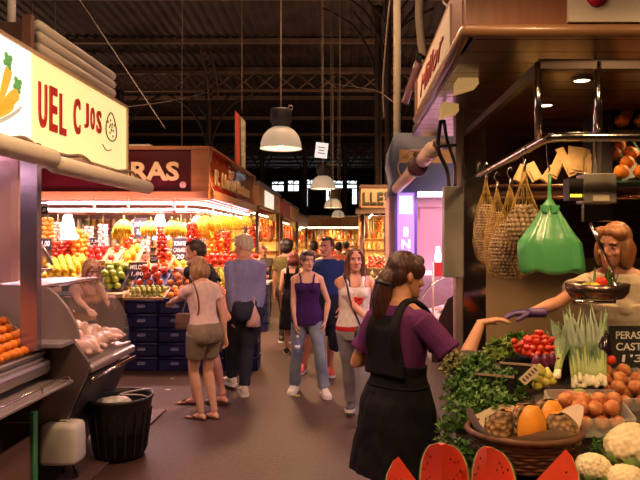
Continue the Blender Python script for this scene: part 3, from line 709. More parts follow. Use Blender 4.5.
# awning rollers
AW=mat('awning_roller',(.62,.58,.46),.45)
for y0,y1,z in ((1.6,4.02,2.275),(4.02,5.90,2.245)):
    m=MB(); m.tube([(-1.92,y0,z),(-1.92,y0+.02,z),(-1.92,y1-.03,z),(-1.92,y1,z)],[.055,.062,.062,.045],16); r=m.build('awning_roller',AW,ta)
    c=MB(); c.cyl((-1.92,y1-.005,z),(-1.92,y1+.02,z),.045,14); c.build('end_cap',BLACK if y1<5 else AW,r)
for y in (2.6,3.75,4.55,5.55):
    m=MB(); m.tube([(SX-.05,y,2.40),(-2.08,y+.02,2.37),(-1.98,y+.03,2.37),(-1.93,y+.1,2.31)],.014,8,sub=3); m.build('awning_bracket',mat('bracket',(.22,.15,.10),.4,.4),ta)
# mirrored post and thin posts
m=MB(); m.bx(-2.235,-2.12,4.20,4.26,1.0,2.41); m.build('mirror_post',mat('violet_post',(.34,.29,.36),.22,.8,bump=.2,scale=3),ta)
for y in (2.4,4.9):
    for x in (-3.3,-2.55):
        m=MB(); m.cyl((x,y-.55,2.40),(x,y+.55,2.40),.016,8); m.build('light_tube',TUBEP,ta)
m=MB(); m.bx(-5.0,-2.41,4.50,4.53,1.45,2.42); m.build('pink_partition',mat('pink_partition',(.62,.40,.38),.35),ta)
m=MB(); m.bx(-2.62,-2.36,4.30,4.31,1.25,2.3); m.build('glass_screen',GLASS,ta)
m=MB(); m.tube([P(38,240,4.6),P(46,252,4.6),P(52,265,4.6)],.012,8); m.tube([P(28,270,4.6),P(52,269,4.6)],.010,8); m.build('steel_arm',STEEL,ta)
# --- fruit counter with oranges
tf=thing('display_counter','near left steel fruit counter with a lower shelf, loaded with oranges','counter',(-2.6,3.4,0))
m=MB(); m.bx(-3.6,-2.17,1.8,4.42,.80,.92,bev=.02); m.build('worktop',STEELD,tf)
m=MB(); m.bx(-2.22,-2.135,1.8,4.44,.80,.905,bev=.03); m.build('nosing',STEEL,tf)
m=MB(); m.bx(-3.6,-2.57,1.8,4.40,.02,.80); m.build('cabinet_body',DARK,tf)
m=MB(); m.bx(-2.42,-1.97,1.8,4.42,.735,.755,bev=.004); m.build('lower_shelf',STEELD,tf)
m=MB(); m.tube([(-1.985,1.8,.80),(-1.985,4.36,.80),(-1.985,4.40,.77),(-1.985,4.40,.745)],.008,8); 
for y in (2.6,3.4,4.0): m.cyl((-1.985,y,.75),(-1.985,y,.80),.007,6)
m.build('shelf_rail',CHROME,tf)
m=MB(); m.bx(-2.40,-2.32,3.2,4.35,.56,.73); m.build('shelf_bracket',STEELD,tf)
c=(V((-2.20,3.3,.95)),V((-2.20,4.40,.95)),V((-2.78,3.3,1.40)),V((-2.78,4.40,1.40)))
tray(c,'slanted steel tray full of oranges behind the left glass screen',STEELD,wall=.03)
support(c,3,.93,'dark wedge stand under the slanted orange tray',DARK)
pile('mandarin',c,.036,'small bright orange mandarin in the slanted tray at the left edge','mandarin','mandarins in the slanted tray at the left edge',layers=1,mx=190,sp=2.16)
# crates under the shelf
m=MB(); CC=mat('green_crate',(.05,.28,.10),.5)
tc_=thing('storage_crate','green-edged cardboard crate stored under the left steel shelf','crate',(-2.36,3.95,.02))
m=MB(); m.bx(-2.56,-2.18,3.55,4.25,.02,.05); m.build('base',mat('cardboard',(.18,.09,.055),.8),tc_)
for a in ((-2.18,-2.165,3.55,4.25,.02,.42),(-2.40,-2.385,3.55,4.25,.02,.4),(-2.38,-2.18,4.24,4.25,.02,.5),(-2.38,-2.18,3.55,3.56,.02,.42)): m=MB(); m.bx(*a); m.build('side',mat('cardboard',(.18,.09,.055),.8),tc_)
for a in ((-2.17,-2.145,4.20,4.26,.02,.58),(-2.17,-2.145,3.50,3.55,.02,.55)): m=MB(); m.bx(*a); m.build('green_edge',CC,tc_)
# --- glass meat counter
tg=thing('glass_display_counter','curved glass meat counter holding raw chickens at the left','counter',(-2.5,5.0,0))
m=MB(); poly=[(-2.75,.02),(-2.30,.02),(-2.12,.30),(-1.98,.62),(-1.90,.80),(-1.90,.86),(-2.02,1.03),(-2.75,1.03)]
m.prism([(x,4.50,z) for x,z in poly],(0,.04,0)); m.build('lower_side_panel',mat('counter_side',(.14,.10,.10),.4,.3),tg)
m=MB(); prof=[(-2.75,1.03),(-1.965,1.03),(-1.99,1.14),(-2.05,1.25),(-2.13,1.35),(-2.20,1.405),(-2.75,1.44)]
m.prism([(x,4.50,z) for x,z in prof],(0,.03,0)); m.build('upper_side_panel',mat('counter_side_pale',(.26,.21,.20),.45),tg)
m=MB(); m.bx(-2.42,-2.0,4.30,4.50,1.0,1.03,bev=.005); m.build('side_shelf',STEELD,tg)
m=MB(); m.prism([(x,4.56,z) for x,z in [(-2.75,.02),(-2.30,.02),(-2.12,.30),(-1.98,.62),(-1.93,.74),(-2.75,.74)]],(0,.88,0)); m.build('base_cabinet',DARK,tg)
m=MB(); m.bx(-1.95,-1.885,4.55,5.46,.77,.83,bev=.02); m.bx(-1.97,-1.93,4.55,5.46,.83,.86); m.build('front_rail',STEEL,tg)
m=MB(); m.tube([(-1.895,4.55,.725),(-1.895,5.46,.725)],.014,8); m.build('bumper_rail',CHROME,tg)
m=MB(); m.prism([(-1.95,4.55,.84),(-2.70,4.55,1.0),(-2.70,4.55,.97),(-1.95,4.55,.80)],(0,.90,0)); m.build('sloped_deck',mat('deck_pink',(.55,.40,.38),.35,.2),tg)
m=MB(); cur=[(-1.95,.86),(-1.945,.98),(-1.97,1.10),(-2.03,1.22),(-2.12,1.33),(-2.22,1.40)]
for a,b in zip(cur,cur[1:]):
    q=[m.bm.verts.new((a[0],4.55,a[1])),m.bm.verts.new((a[0],5.45,a[1])),m.bm.verts.new((b[0],5.45,b[1])),m.bm.verts.new((b[0],4.55,b[1]))]; m._f(q)
m.build('curved_glass',GLASS,tg)
m=MB(); m.prism([(x,5.45,z) for x,z in [(-2.75,.9),(-1.95,.86),(-1.945,.98),(-1.97,1.10),(-2.03,1.22),(-2.12,1.33),(-2.22,1.40),(-2.75,1.42)]],(0,.008,0)); m.build('end_glass',GLASS,tg)
m=MB(); m.bx(-2.62,-2.21,4.52,5.46,1.40,1.425,bev=.004); m.build('top_shelf',mat('pale_glass_top',(.45,.34,.34),.2,.3),tg)
m=MB(); m.tube([(-2.22,4.52,1.405),(-2.22,5.46,1.405)],.012,8); m.build('glass_rail',CHROME,tg)
# raw chickens
CHK=mat('raw_chicken',(.68,.44,.36),.4,var=.14,scale=6,coat=.4)
def chicken():
    m=MB(); m.tube([(0,-.11,.05),(0,-.05,.06),(0,.03,.06),(0,.10,.045)],[.03,.06,.065,.025],12,sub=3)
    for sg in (1,-1):
        m.tube([(sg*.04,.02,.06),(sg*.065,.08,.065),(sg*.05,.13,.06),(sg*.04,.17,.055)],[.028,.034,.017,.012],8,sub=3)
        m.tube([(sg*.05,-.06,.055),(sg*.085,-.02,.05),(sg*.07,-.07,.045)],[.016,.013,.009],8,sub=3)
    m.ell((0,-.13,.045),(.02,.03,.018),8,6)
    return remesh(m,.008,2)
cm=chicken(); cm.materials.append(CHK)
for i in range(22):
    y=4.70+(i%7)*.105+random.uniform(-.02,.02); j=i//7; x=-2.06-j*.15; 
    o=bpy.data.objects.new('raw_chicken',cm); COL.objects.link(o); o.location=(x,y,.865+j*.035); o.rotation_euler=(random.uniform(-.2,.2),random.uniform(-.2,.2),random.uniform(0,6)); o.scale=(1.05,)*3
    tag(o,'plucked pale raw chicken lying in the curved glass counter','chicken','raw chickens in the glass counter')
# bucket and stool
tb=thing('waste_bin','large round black bin with a white sack, under the glass counter','bin',(-1.86,5.02,.02))
m=MB(); pr=[(.19,0),(.225,.30),(.25,.44),(.262,.455),(.262,.475),(.24,.475),(.235,.44),(.20,.05),(.02,.05)]
m.lathe([(.01,0)]+pr,seg=28); m.build('shell',mat('bin_black',(.012,.010,.012),.5),tb,w=False)
m=MB()
for k in range(18): a=2*PI*k/18; m.box((.222*math.cos(a),.222*math.sin(a),.2),(.012,.012,.34),rot=Euler((0,.12,a)))
m.build('ribs',mat('bin_black',(.012,.010,.012),.5),tb,w=False)
m=MB(); m.tube([(.25,-.05,.46),(.20,-.1,.50),(.05,-.16,.52),(.20,.10,.50),(.25,.05,.46)],.008,6,sub=4); m.build('handle',STEELD,tb,w=False)
m=MB(); m.ell((0,0,0),(.15,.11,.045),14,8); me=remesh(m,.012,1); s=thing('plastic_sack','crumpled white plastic sack lying in the black bin','sack',(-1.90,5.0,.44)); meshobj(me,'film',OFFW,s,.02,9)
ts=thing('step_stool','small dark stool carrying a white plastic tub, before the bin','stool',(-2.08,4.52,.02))
m=MB(); m.lathe([(.09,.10),(.10,.11),(.10,.125),(.01,.125)],seg=20); m.build('seat',BLACK,ts,w=False)
for k in range(3): a=k*2.1; m=MB(); m.cyl((.06*math.cos(a),.06*math.sin(a),.11),(.09*math.cos(a),.09*math.sin(a),0),.012,8); m.build('leg',BLACK,ts,w=False)
tt=thing('plastic_tub','upturned cream plastic tub on the small dark stool','tub',(-2.085,4.50,.146))
m=MB(); 
def sqr(w,z,n=24,e=.35): return [V((w*math.copysign(abs(math.cos(a))**e,math.cos(a)),w*.8*math.copysign(abs(math.sin(a))**e,math.sin(a)),z)) for a in [2*PI*i/n for i in range(n)]]
m.rings([sqr(.118,0),sqr(.134,.008),sqr(.138,.03),sqr(.136,.16),sqr(.132,.25),sqr(.122,.275),sqr(.09,.288),sqr(.05,.284)]); m.build('shell',OFFW,tt,w=False)
m=MB(); m.tube([(-.02,0,.284),(-.01,0,.294),(.03,0,.294),(.04,0,.284)],.008,6,sub=3); m.build('grip',OFFW,tt,w=False)
# ---------------------------------------------------------------- STALL B (red corner stall)
tm=thing('market_stall','red and wood corner stall with gold lettered sign, left of the aisle','stall',(-4.0,10.5,0))
Y0=9.0; zT=Z(150,Y0); zB=Z(192,Y0); xc=-2.04
m=MB(); m.bx(-7.5,X(192,Y0),Y0-.03,Y0+.05,zB,zT); m.build('front_sign_panel',WINE,tm)
m=MB(); m.bx(-7.5,xc,Y0-.06,Y0+.05,zT,zT+.05); m.bx(X(192,Y0),xc,Y0-.05,Y0+.05,zB-.02,zT); m.bx(-7.5,xc,Y0-.09,Y0+.05,zB-.10,zB); m.build('front_frame',WOOD,tm)
text('MIRAS',X(180,Y0)-X(103,Y0),.275,((X(180,Y0)+X(103,Y0))/2,Y0-.04,Z(171.5,Y0)),(1,0,0),(0,0,1),GOLD,tm,depth=.02,bold=.035)
m=MB(); m.lathe([(.045,-.01),(.05,0),(.045,.01),(.02,.012)],P(184,185,Y0)+V((0,-.05,0)),18,rot=Matrix.Rotation(PI/2,3,'X')); m.build('round_badge',mat('badge_pink',(.62,.30,.25),.5),tm)
# curved aisle side of the sign
Y1=13.2; rs=[];rs2=[]
def prof(x): return [(x,zT+.04),(x-.03,zT-.12),(x-.06,zT-.25),(x-.05,zT-.42),(x-.00,zT-.56),(x+.03,zB-.06)]
m=MB(); m.rings([[V((x,y,z)) for x,z in prof(xc)]+[V((xc-.4,y,zB-.06)),V((xc-.4,y,zT+.04))] for y in (Y0+.06,Y1)]); m.build('side_sign_panel',mat('red_marbled',(.20,.015,.01),.16,col2=(.42,.10,.03),scale=5,kind='wave',coat=.8),tm)
for y in (Y0+.05,Y1-.02):
    m=MB(); m.rings([[V((x+.03,y+d,z)) for x,z in prof(xc)]+[V((x-.06,y+d,z)) for x,z in reversed(prof(xc))] for d in (0,.07)]); m.build('side_frame',WOOD,tm,flat=True)
m=MB(); m.bx(xc-.35,xc+.02,Y0+.05,Y1+.05,zT+.03,zT+.06); m.build('side_cornice',WOOD,tm)
m=MB(); m.bx(xc-.02,xc+.05,Y0+.05,Y1+.05,zB-.10,zB+.03); m.build('side_rail',WOOD,tm)
text('R. Lluna i Botana',3.3,.24,(xc-.030,11.1,zT-.34),(0,1,0),(0,0,1),GOLD,tm,depth=.02,bold=.03,shear=.25)
m=MB(); m.bx(-7.5,xc-.02,Y0-.02,Y1,zB-.12,zB-.08); m.build('soffit',WOOD,tm)
m=MB(); m.bx(-7.5,xc-.02,Y0-.0,Y1,zT-.02,zT+.02); m.build('canopy_roof',DARK,tm)
m=MB(); m.bx(-3.9,-3.0,9.3,9.7,zT+.05,zT+.13); m.build('roof_box',OFFW,tm)
# rails and fluorescent tubes under the canopy front
Yr=8.75
for py,r,mm,nm in ((203,.022,TUBEP,'light_tube'),(209.5,.013,TUBEP,'light_tube'),(213,.018,mat('rail_gold',(.62,.36,.26),.3,.6),'hanging_rail')):
    m=MB(); z=Z(py,Yr); m.tube([(-6.5,Yr,z),(X(160,Yr),Yr,z),(X(195,Yr),Yr+.25,z+.0),(-2.12,Yr+1.0,z),(-2.10,12.8,z)],r,8,sub=5); m.build(nm,mm,tm)
for px in (94,128,174,186,213,231): 
    Y=Yr if px<180 else (9.0 if px<200 else 10.2); m=MB(); m.cyl((X(px,Y),Y,Z(214,Y)),(X(px,Y),Y,zB-.1),.018,8); m.build('rail_hanger',mat('rail_gold',(.62,.36,.26),.3,.6),tm)
for x,y in ((-2.2,13.1),(-6.9,9.1)): m=MB(); m.cyl((x,y,0),(x,y,zB-.1),.04,10); m.build('post',WOODD,tm)
# display base, counter
m=MB(); m.bx(X(97,8.3),X(124,8.3),8.25,8.95,.98,1.03); m.build('wood_worktop',WOODL,tm)
m=MB(); m.bx(X(60,8.3),X(124,8.3),8.35,8.95,0,.98); m.build('counter_front',mat('counter_brown',(.20,.11,.075),.6),tm)
m=MB(); m.bx(-6.8,X(124,8.3),8.5,9.0,0,1.0); m.bx(X(124,8.3),-2.15,8.64,9.9,0,1.0); m.bx(-2.75,-2.15,9.9,12.9,0,.95); m.build('display_base',DARK,tm)
# back wall with goods shelves
m=MB(); m.bx(-7.4,-2.9,12.4,12.5,0,2.45); m.build('back_wall',mat('stall_back',(.42,.26,.16),.5,var=.2,scale=3),tm)
for z in (1.25,1.62,1.98): m=MB(); m.bx(-7.3,-3.0,12.1,12.4,z-.02,z); m.build('shelf',WOODL,tm)
# crates
NAVY=mat('navy_crate',(.012,.014,.085),.45); LBL=mat('crate_label',(.22,.22,.38),.6)
def crate(loc,label,group,w=.44,d=.30,h=.19):
    t=thing('plastic_crate',label,'crate',loc,group=group)
    m=MB(); m.bx(-w/2,w/2,-d/2,-d/2+.02,.0,h-.012); m.bx(-w/2,w/2,d/2-.02,d/2,0,h-.012); m.bx(-w/2,-w/2+.02,-d/2,d/2,0,h-.012); m.bx(w/2-.02,w/2,-d/2,d/2,0,h-.012); m.bx(-w/2,w/2,-d/2,d/2,0,.015); m.build('walls',NAVY,t,w=False)
    m=MB(); m.rings([[V((sx*(w/2+q),sy*(d/2+q),z)) for sx,sy in ((-1,-1),(1,-1),(1,1),(-1,1))] for q,z in ((.0,h-.045),(.008,h-.045),(.008,h-.012),(.0,h-.012))],cap=False,closed=True); m.build('rim',NAVY,t,w=False)
    m=MB(); 
    m.tube([(-.055,-d/2-.006,h*.5),(-.04,-d/2-.010,h*.42),(.04,-d/2-.010,h*.42),(.055,-d/2-.006,h*.5)],.008,6,sub=3); m.bx(-.05,.05,-d/2-.006,-d/2,h*.46,h*.60); m.build('handle_label',LBL,t,w=False)
    return t
c0=None; nm=['bottom','second from the bottom','middle','second from the top','top']
for i in range(5):
    wh=['leftmost stack under the fruit stall','stack next to the pointing woman','stack behind the woman in shorts'][0]
for ci,(px,wh) in enumerate(((141,'leftmost stack below the fruit'),(174.5,'stack below the pointing hand'),(208,'stack behind the khaki shorts'),(241,'stack behind the lilac shirted man'))):
    for i in range(5):
        loc=(X(px,8.3),8.46,i*.192); l='navy plastic crate, %s of the %s'%(nm[i],wh); 
        if c0 is None: c0=crate(loc,l,'stacked navy crates of the corner stall')
        else: dup(c0,loc,label=l)
for ci,(x,y,rz,wh) in enumerate(((-1.80,12.0,PI/2,'side stack by the bald vendor'),(-1.80,12.55,PI/2,'rear stack by the bald vendor'))):
    for i in range(5): dup(c0,(x,y,i*.178),rz=0 if ci==0 else PI/2,label='navy plastic crate, %s of the %s'%(nm[i],wh),group='navy crates beside the grey shirted vendor')
m=MB(); m.bx(-2.05,-1.58,11.85,12.75,.90,.93); tag(m.build('white_tray',OFFW),'white tray on top of the navy crates by the vendor','tray')
c=(V((-2.02,11.88,.935)),V((-1.62,11.88,.935)),V((-2.02,12.7,.96)),V((-1.62,12.7,.96)))
pile('peach',c,.05,'yellow fruit in the white tray on the navy crates','fruit','fruit in the white tray by the vendor',mx=26,name='yellow_fruit')
# produce of the corner stall
def bed(kind,px0,px1,yb,yt,Yn,Yf,r,label,cat,group,m_=WOODL,tl=None,layers=1,mx=80,name=None,st=.0,tray_=True,sp=2.0,lying=False):
    c=surf(px0,px1,yb,yt,Yn,Yf)
    if tray_: tray(c,tl or ('tray holding the '+group),m_,wall=.035)
    pile(kind,c,r,label,cat,group,layers,name,mx,sp,lying)
    return c
bed('cream_pepper',125,163,299,290,8.33,8.62,.034,'small pale green pepper in the front wooden tray of the corner stall','pepper','pale peppers in the front wooden tray',WOODL,'low wooden tray of pale peppers on top of the navy crates',lying=True,name='pale_pepper',layers=2,mx=90)
bed('orange',166,190,300,290,8.33,8.62,.045,'orange fruit in the front tray by the pointing hand','orange','orange fruits by the pointing hand',NAVY,'navy tray of orange fruit by the pointing woman')
bed('peach',193,250,300,290,8.33,8.62,.045,'peach in the front navy tray behind the shoppers','peach','peaches behind the shoppers',NAVY,'navy tray of peaches behind the shoppers')
bed('apple',134,164,288,272,8.70,9.02,.055,'dark red apple in the pyramid below the middle price board','apple','red apples below the middle price board',NAVY,'navy tray of red apples below the price board',layers=3,mx=70,name='red_apple')
bed('peach',166,192,288,274,8.70,9.02,.05,'peach beside the red apple pyramid','peach','peaches beside the red apples',NAVY,'navy tray of peaches beside the red apples',layers=2)
bed('pear',194,250,288,270,8.70,9.02,.045,'greenish pear on the corner stall behind the shoppers','pear','pears behind the shoppers',WOODL,'tray of pears behind the shoppers',layers=1)
bed('green_apple',97,121,291,268,8.62,9.0,.052,'bright green apple in the heap at the stall corner','green apple','green apples at the left of the corner stall',DARK,'dark tray of bright green apples',layers=3,mx=90,name='green_apple')
bed('cream_pepper',119,133,288,280,8.9,9.05,.04,'pale leafy vegetable beside the green apples','vegetable','pale vegetables beside the green apples',WOODL,'small tray of pale vegetables',lying=True,name='pale_vegetable')
bed('lemon',40,76,281,262,8.7,9.2,.05,'yellow lemon in the heap behind the glass meat counter','lemon','lemons behind the glass meat counter',WOODL,'tray of lemons behind the glass meat counter',layers=2,mx=90)
bed('lemon',119,133,268,250,9.1,9.5,.05,'yellow lemon in the heap above the green apples','lemon','lemons above the green apples',WOODL,'tray of lemons above the green apples',layers=2)
bed('apple',104,117,262,250,9.2,9.5,.05,'red apple left of the small lemon heap','apple','red apples left of the lemons',WOODL,'tray of red apples left of the lemons',layers=2,name='red_apple')
bed('orange',152,168,270,258,9.1,9.4,.05,'orange fruit above the red apple pyramid','orange','orange fruits above the red apples',WOODL,'tray of oranges above the red apples',layers=2)
bed('lemon',168,190,272,264,9.1,9.4,.045,'lemon right of the orange fruits above the apples','lemon','lemons right of the orange fruits',WOODL,'tray of lemons below the large price board')
bed('tomato',190,256,272,258,9.1,9.4,.05,'tomato on the upper tier behind the shoppers','tomato','tomatoes on the upper tier behind the shoppers',WOODL,'tray of tomatoes behind the shoppers',layers=2)
bed('red_pepper',78,103,262,252,9.2,9.5,.05,'red pepper behind the blonde meat vendor','pepper','red peppers behind the blonde meat vendor',WOODL,'tray of red peppers behind the meat vendor',layers=2)
for c,l in (((X(60,9),X(250,9),9.05,9.6,1.0,1.28),'dark stepped stand carrying the upper fruit tier'),):
    m=MB(); m.bx(*c); tag(m.build('display_stand',DARK),l,'stand')
board(128,146,262,279,8.88,[('MELON',1),('1,80',.8)],'small black price board above the red apples',.2)
board(172,188,238,262,9.45,[('TOMATES',1),('CANARIA',1),('20',.6)],'tall black price board between the two dark-haired heads',.1)
board(134,147,218,238,9.7,[('PIÑAS',1),('3,00',.7)],'black price board hanging left of the bright white bag',.0,stick=False)
board(150,158,255,263,9.05,[('2,50',.8)],'tiny black price card above the red apples',.1)
board(40,51,238,250,9.2,[('1,00',.9)],'black price board far left reading one euro',.1)
board(37,48,201,214,8.72,[('OFERTA',1),('2,0',.7)],'small greenish price card hanging at the mirrored post',0,stick=False)
board(90,101,238,250,9.4,[('1,50',.9),('KILO',.9)],'black price board above the blonde vendor',.1)
# hanging goods along the rail
BAN=mat('banana_skin',(.86,.60,.04),.5,var=.15,scale=4)
def banana_mesh():
    m=MB()
    for i in range(7):
        a=-.9+i*.3; m.tube([(0,0,0),(math.sin(a)*.06,-.035,-.03),(math.sin(a)*.11,-.06,-.10),(math.sin(a)*.10,-.045,-.18)],[.008,.018,.020,.007],8,sub=3)
    m.mi=1; m.cyl((0,0,-.01),(0,0,.05),.012,8)
    me=bpy.data.meshes.new('banana_bunch'); bmesh.ops.recalc_face_normals(m.bm,faces=m.bm.faces[:]); m.bm.to_mesh(me); m.bm.free(); me.materials.append(BAN); me.materials.append(STEM); return me
BM=banana_mesh()
def hang(me,name,loc,label,cat,group,s=1,rz=None):
    o=bpy.data.objects.new(name,me); COL.objects.link(o); o.location=loc; o.scale=(s,s,s); o.rotation_euler=(0,0,random.uniform(-.6,.6) if rz is None else rz); return tag(o,label,cat,group)
for px,Y,py in ((124,8.9,220),(120,8.95,224),(151,8.95,221),(172,8.95,221),(178,9.0,222),(205,9.1,216),(210,9.3,218),(213,9.6,215),(218,9.8,216),(223,10,215),(228,10.3,216),(233,10.6,216),(206,9.3,226),(238,11.5,217),(246,12.0,216)):
    hang(BM,'banana_bunch',P(px,py,Y),'yellow bunch of bananas hanging from the corner stall rail','bananas','banana bunches hanging on the corner stall rail',1.25)
def string_mesh(n,r,m_,w=.05,seg=8):
    m=MB()
    for i in range(n):
        for j in range(3):
            a=i*1.1+j*2.1; m.lathe([(r*.1,-r*.9),(r*.8,-r*.6),(r,0),(r*.75,r*.6),(r*.15,r*.75)],(w*math.cos(a)*.6,w*math.sin(a)*.6,-i*r*1.5-.05),seg)
    m.mi=1; m.cyl((0,0,.12),(0,0,-n*r*1.5),.006,6)
    me=bpy.data.meshes.new('tomato_string'); bmesh.ops.recalc_face_normals(m.bm,faces=m.bm.faces[:]); m.bm.to_mesh(me); m.bm.free(); me.materials.append(m_); me.materials.append(STEM); return me
TS=string_mesh(9,.034,MATS['tomato_skin'],.075); TO=string_mesh(6,.045,ORANGE,.08); TG=string_mesh(7,.03,mat('garlic_skin',(.70,.60,.48),.5),.07)
for px,Y,py in ((162,9.0,224),(191,9.05,221),(195,9.2,220),(129,9.3,232),(67,9.2,232),(57,9.3,240),(216,9.9,232),(226,10.2,230),(252,12.2,222)):
    hang(TS,'tomato_string',P(px,py,Y),'string of small red tomatoes hanging under the corner stall canopy','tomatoes','strings of red tomatoes under the corner stall canopy',1.05)
for px,Y,py in ((78,9.1,228),(83,9.2,232),(74,9.3,226),(211,9.8,230),(219,10.1,238),(48,9.4,216)):
    hang(TO,'orange_string',P(px,py,Y),'net of orange fruits hanging under the corner stall canopy','oranges','hanging nets of orange fruit',1.0)
for px,Y,py in ((103,9.4,222),(135,9.8,218),(145,9.8,228),(181,9.6,221),(58,9.6,220),(89,9.6,224)):
    hang(TG,'garlic_braid',P(px,py,Y),'pale braid of garlic hanging under the corner stall canopy','garlic','garlic braids under the corner stall canopy',1.1)
# white carrier bag bundles, their lit look put into a glowing film
BAGM=lit('glowing_white_plastic',(1,.92,.93),1.1)
def bagbundle(px,py0,py1,Y,label):
    w=18*Y/F/2; h=(py1-py0)*Y/F; t=thing('carrier_bag_bundle',label,'bags',P(px,py1,Y)); m=MB(); rs=[]
    for f,q,o in ((0,.9,0),(.1,1.0,.02),(.35,.75,0),(.6,.62,.01),(.85,.5,0),(1,.3,.01)):
        rs.append([V((w*q*math.cos(a)*(1+.12*math.sin(3*a+f*5))+o,.05*math.sin(a),h*f)) for a in [2*PI*k/16 for k in range(16)]])
    m.rings(rs); m.build('film',BAGM,t,w=False); m=MB(); m.cyl((0,0,h*.95),(0,0,h+.08),.006,6); m.build('hook',CHROME,t,w=False)
bagbundle(68,213,240,9.0,'bright white carrier bags hanging above the lemons')
bagbundle(160,214,240,9.25,'bright white carrier bags hanging in the middle of the corner stall')
bagbundle(197,216,240,9.7,'white carrier bags hanging behind the tomato strings')
# jars and packets on the back shelves
JM=[]
for i,cc in enumerate(((.75,.45,.06),(.6,.10,.04),(.70,.60,.30),(.25,.32,.06),(.45,.18,.08),(.8,.7,.5))):
    m=MB(); m.lathe([(.045,0),(.055,.01),(.055,.12),(.04,.145),(.04,.16)],seg=10); m.mi=1; m.lathe([(.044,.155),(.044,.185),(.02,.188)],seg=10)
    me=bpy.data.meshes.new('preserve_jar'); bmesh.ops.recalc_face_normals(m.bm,faces=m.bm.faces[:]); m.bm.to_mesh(me); m.bm.free(); me.materials.append(mat('jar_fill%d'%i,cc,.2,coat=.6)); me.materials.append(GOLD); JM.append(me)
for z in (1.25,1.62,1.98):
    for i in range(30): hang(JM[random.randrange(6)],'preserve_jar',(-7.1+i*.137,12.2+random.uniform(-.03,.03),z),'small lidded jar on the back shelves of the corner stall','jar','preserve jars on the back shelves',1.0)
# ---------------------------------------------------------------- further stalls
def hamesh(m_,s=1):
    m=MB(); m.tube([(0,0,0),(0,0,-.1),(.02,0,-.3),(.01,0,-.5),(0,0,-.6)],[.012,.025,.075,.09,.03],10,sub=3); me=bpy.data.meshes.new('ham'); bmesh.ops.recalc_face_normals(m.bm,faces=m.bm.faces[:]); m.bm.to_mesh(me); m.bm.free(); me.materials.append(m_); return me
def sausmesh(m_):
    m=MB(); m.tube([(-.03,0,0),(-.05,0,-.2),(-.03,0,-.42),(.02,0,-.45),(.04,0,-.25),(.03,0,0)],[.01,.022,.025,.025,.022,.01],8,sub=3); me=bpy.data.meshes.new('sausage'); bmesh.ops.recalc_face_normals(m.bm,faces=m.bm.faces[:]); m.bm.to_mesh(me); m.bm.free(); me.materials.append(m_); return me
HANGS=[('cured_ham',hamesh(mat('ham_brown',(.30,.10,.04),.45,var=.3,scale=4)),'ham'),('cured_sausage',sausmesh(mat('sausage_red',(.42,.06,.03),.45)),'sausage'),('cured_sausage',sausmesh(mat('sausage_pale',(.65,.42,.25),.5)),'sausage'),('garlic_braid',TG,'garlic'),('banana_bunch',BM,'bananas'),('orange_string',TO,'oranges'),('pepper_string',TS,'peppers')]
KIND=[('apple','red_apple','apple'),('lemon','lemon','lemon'),('orange','orange','orange'),('green_apple','green_apple','green apple'),('peach','peach','peach'),('tomato','tomato','tomato'),('onion','onion','onion')]
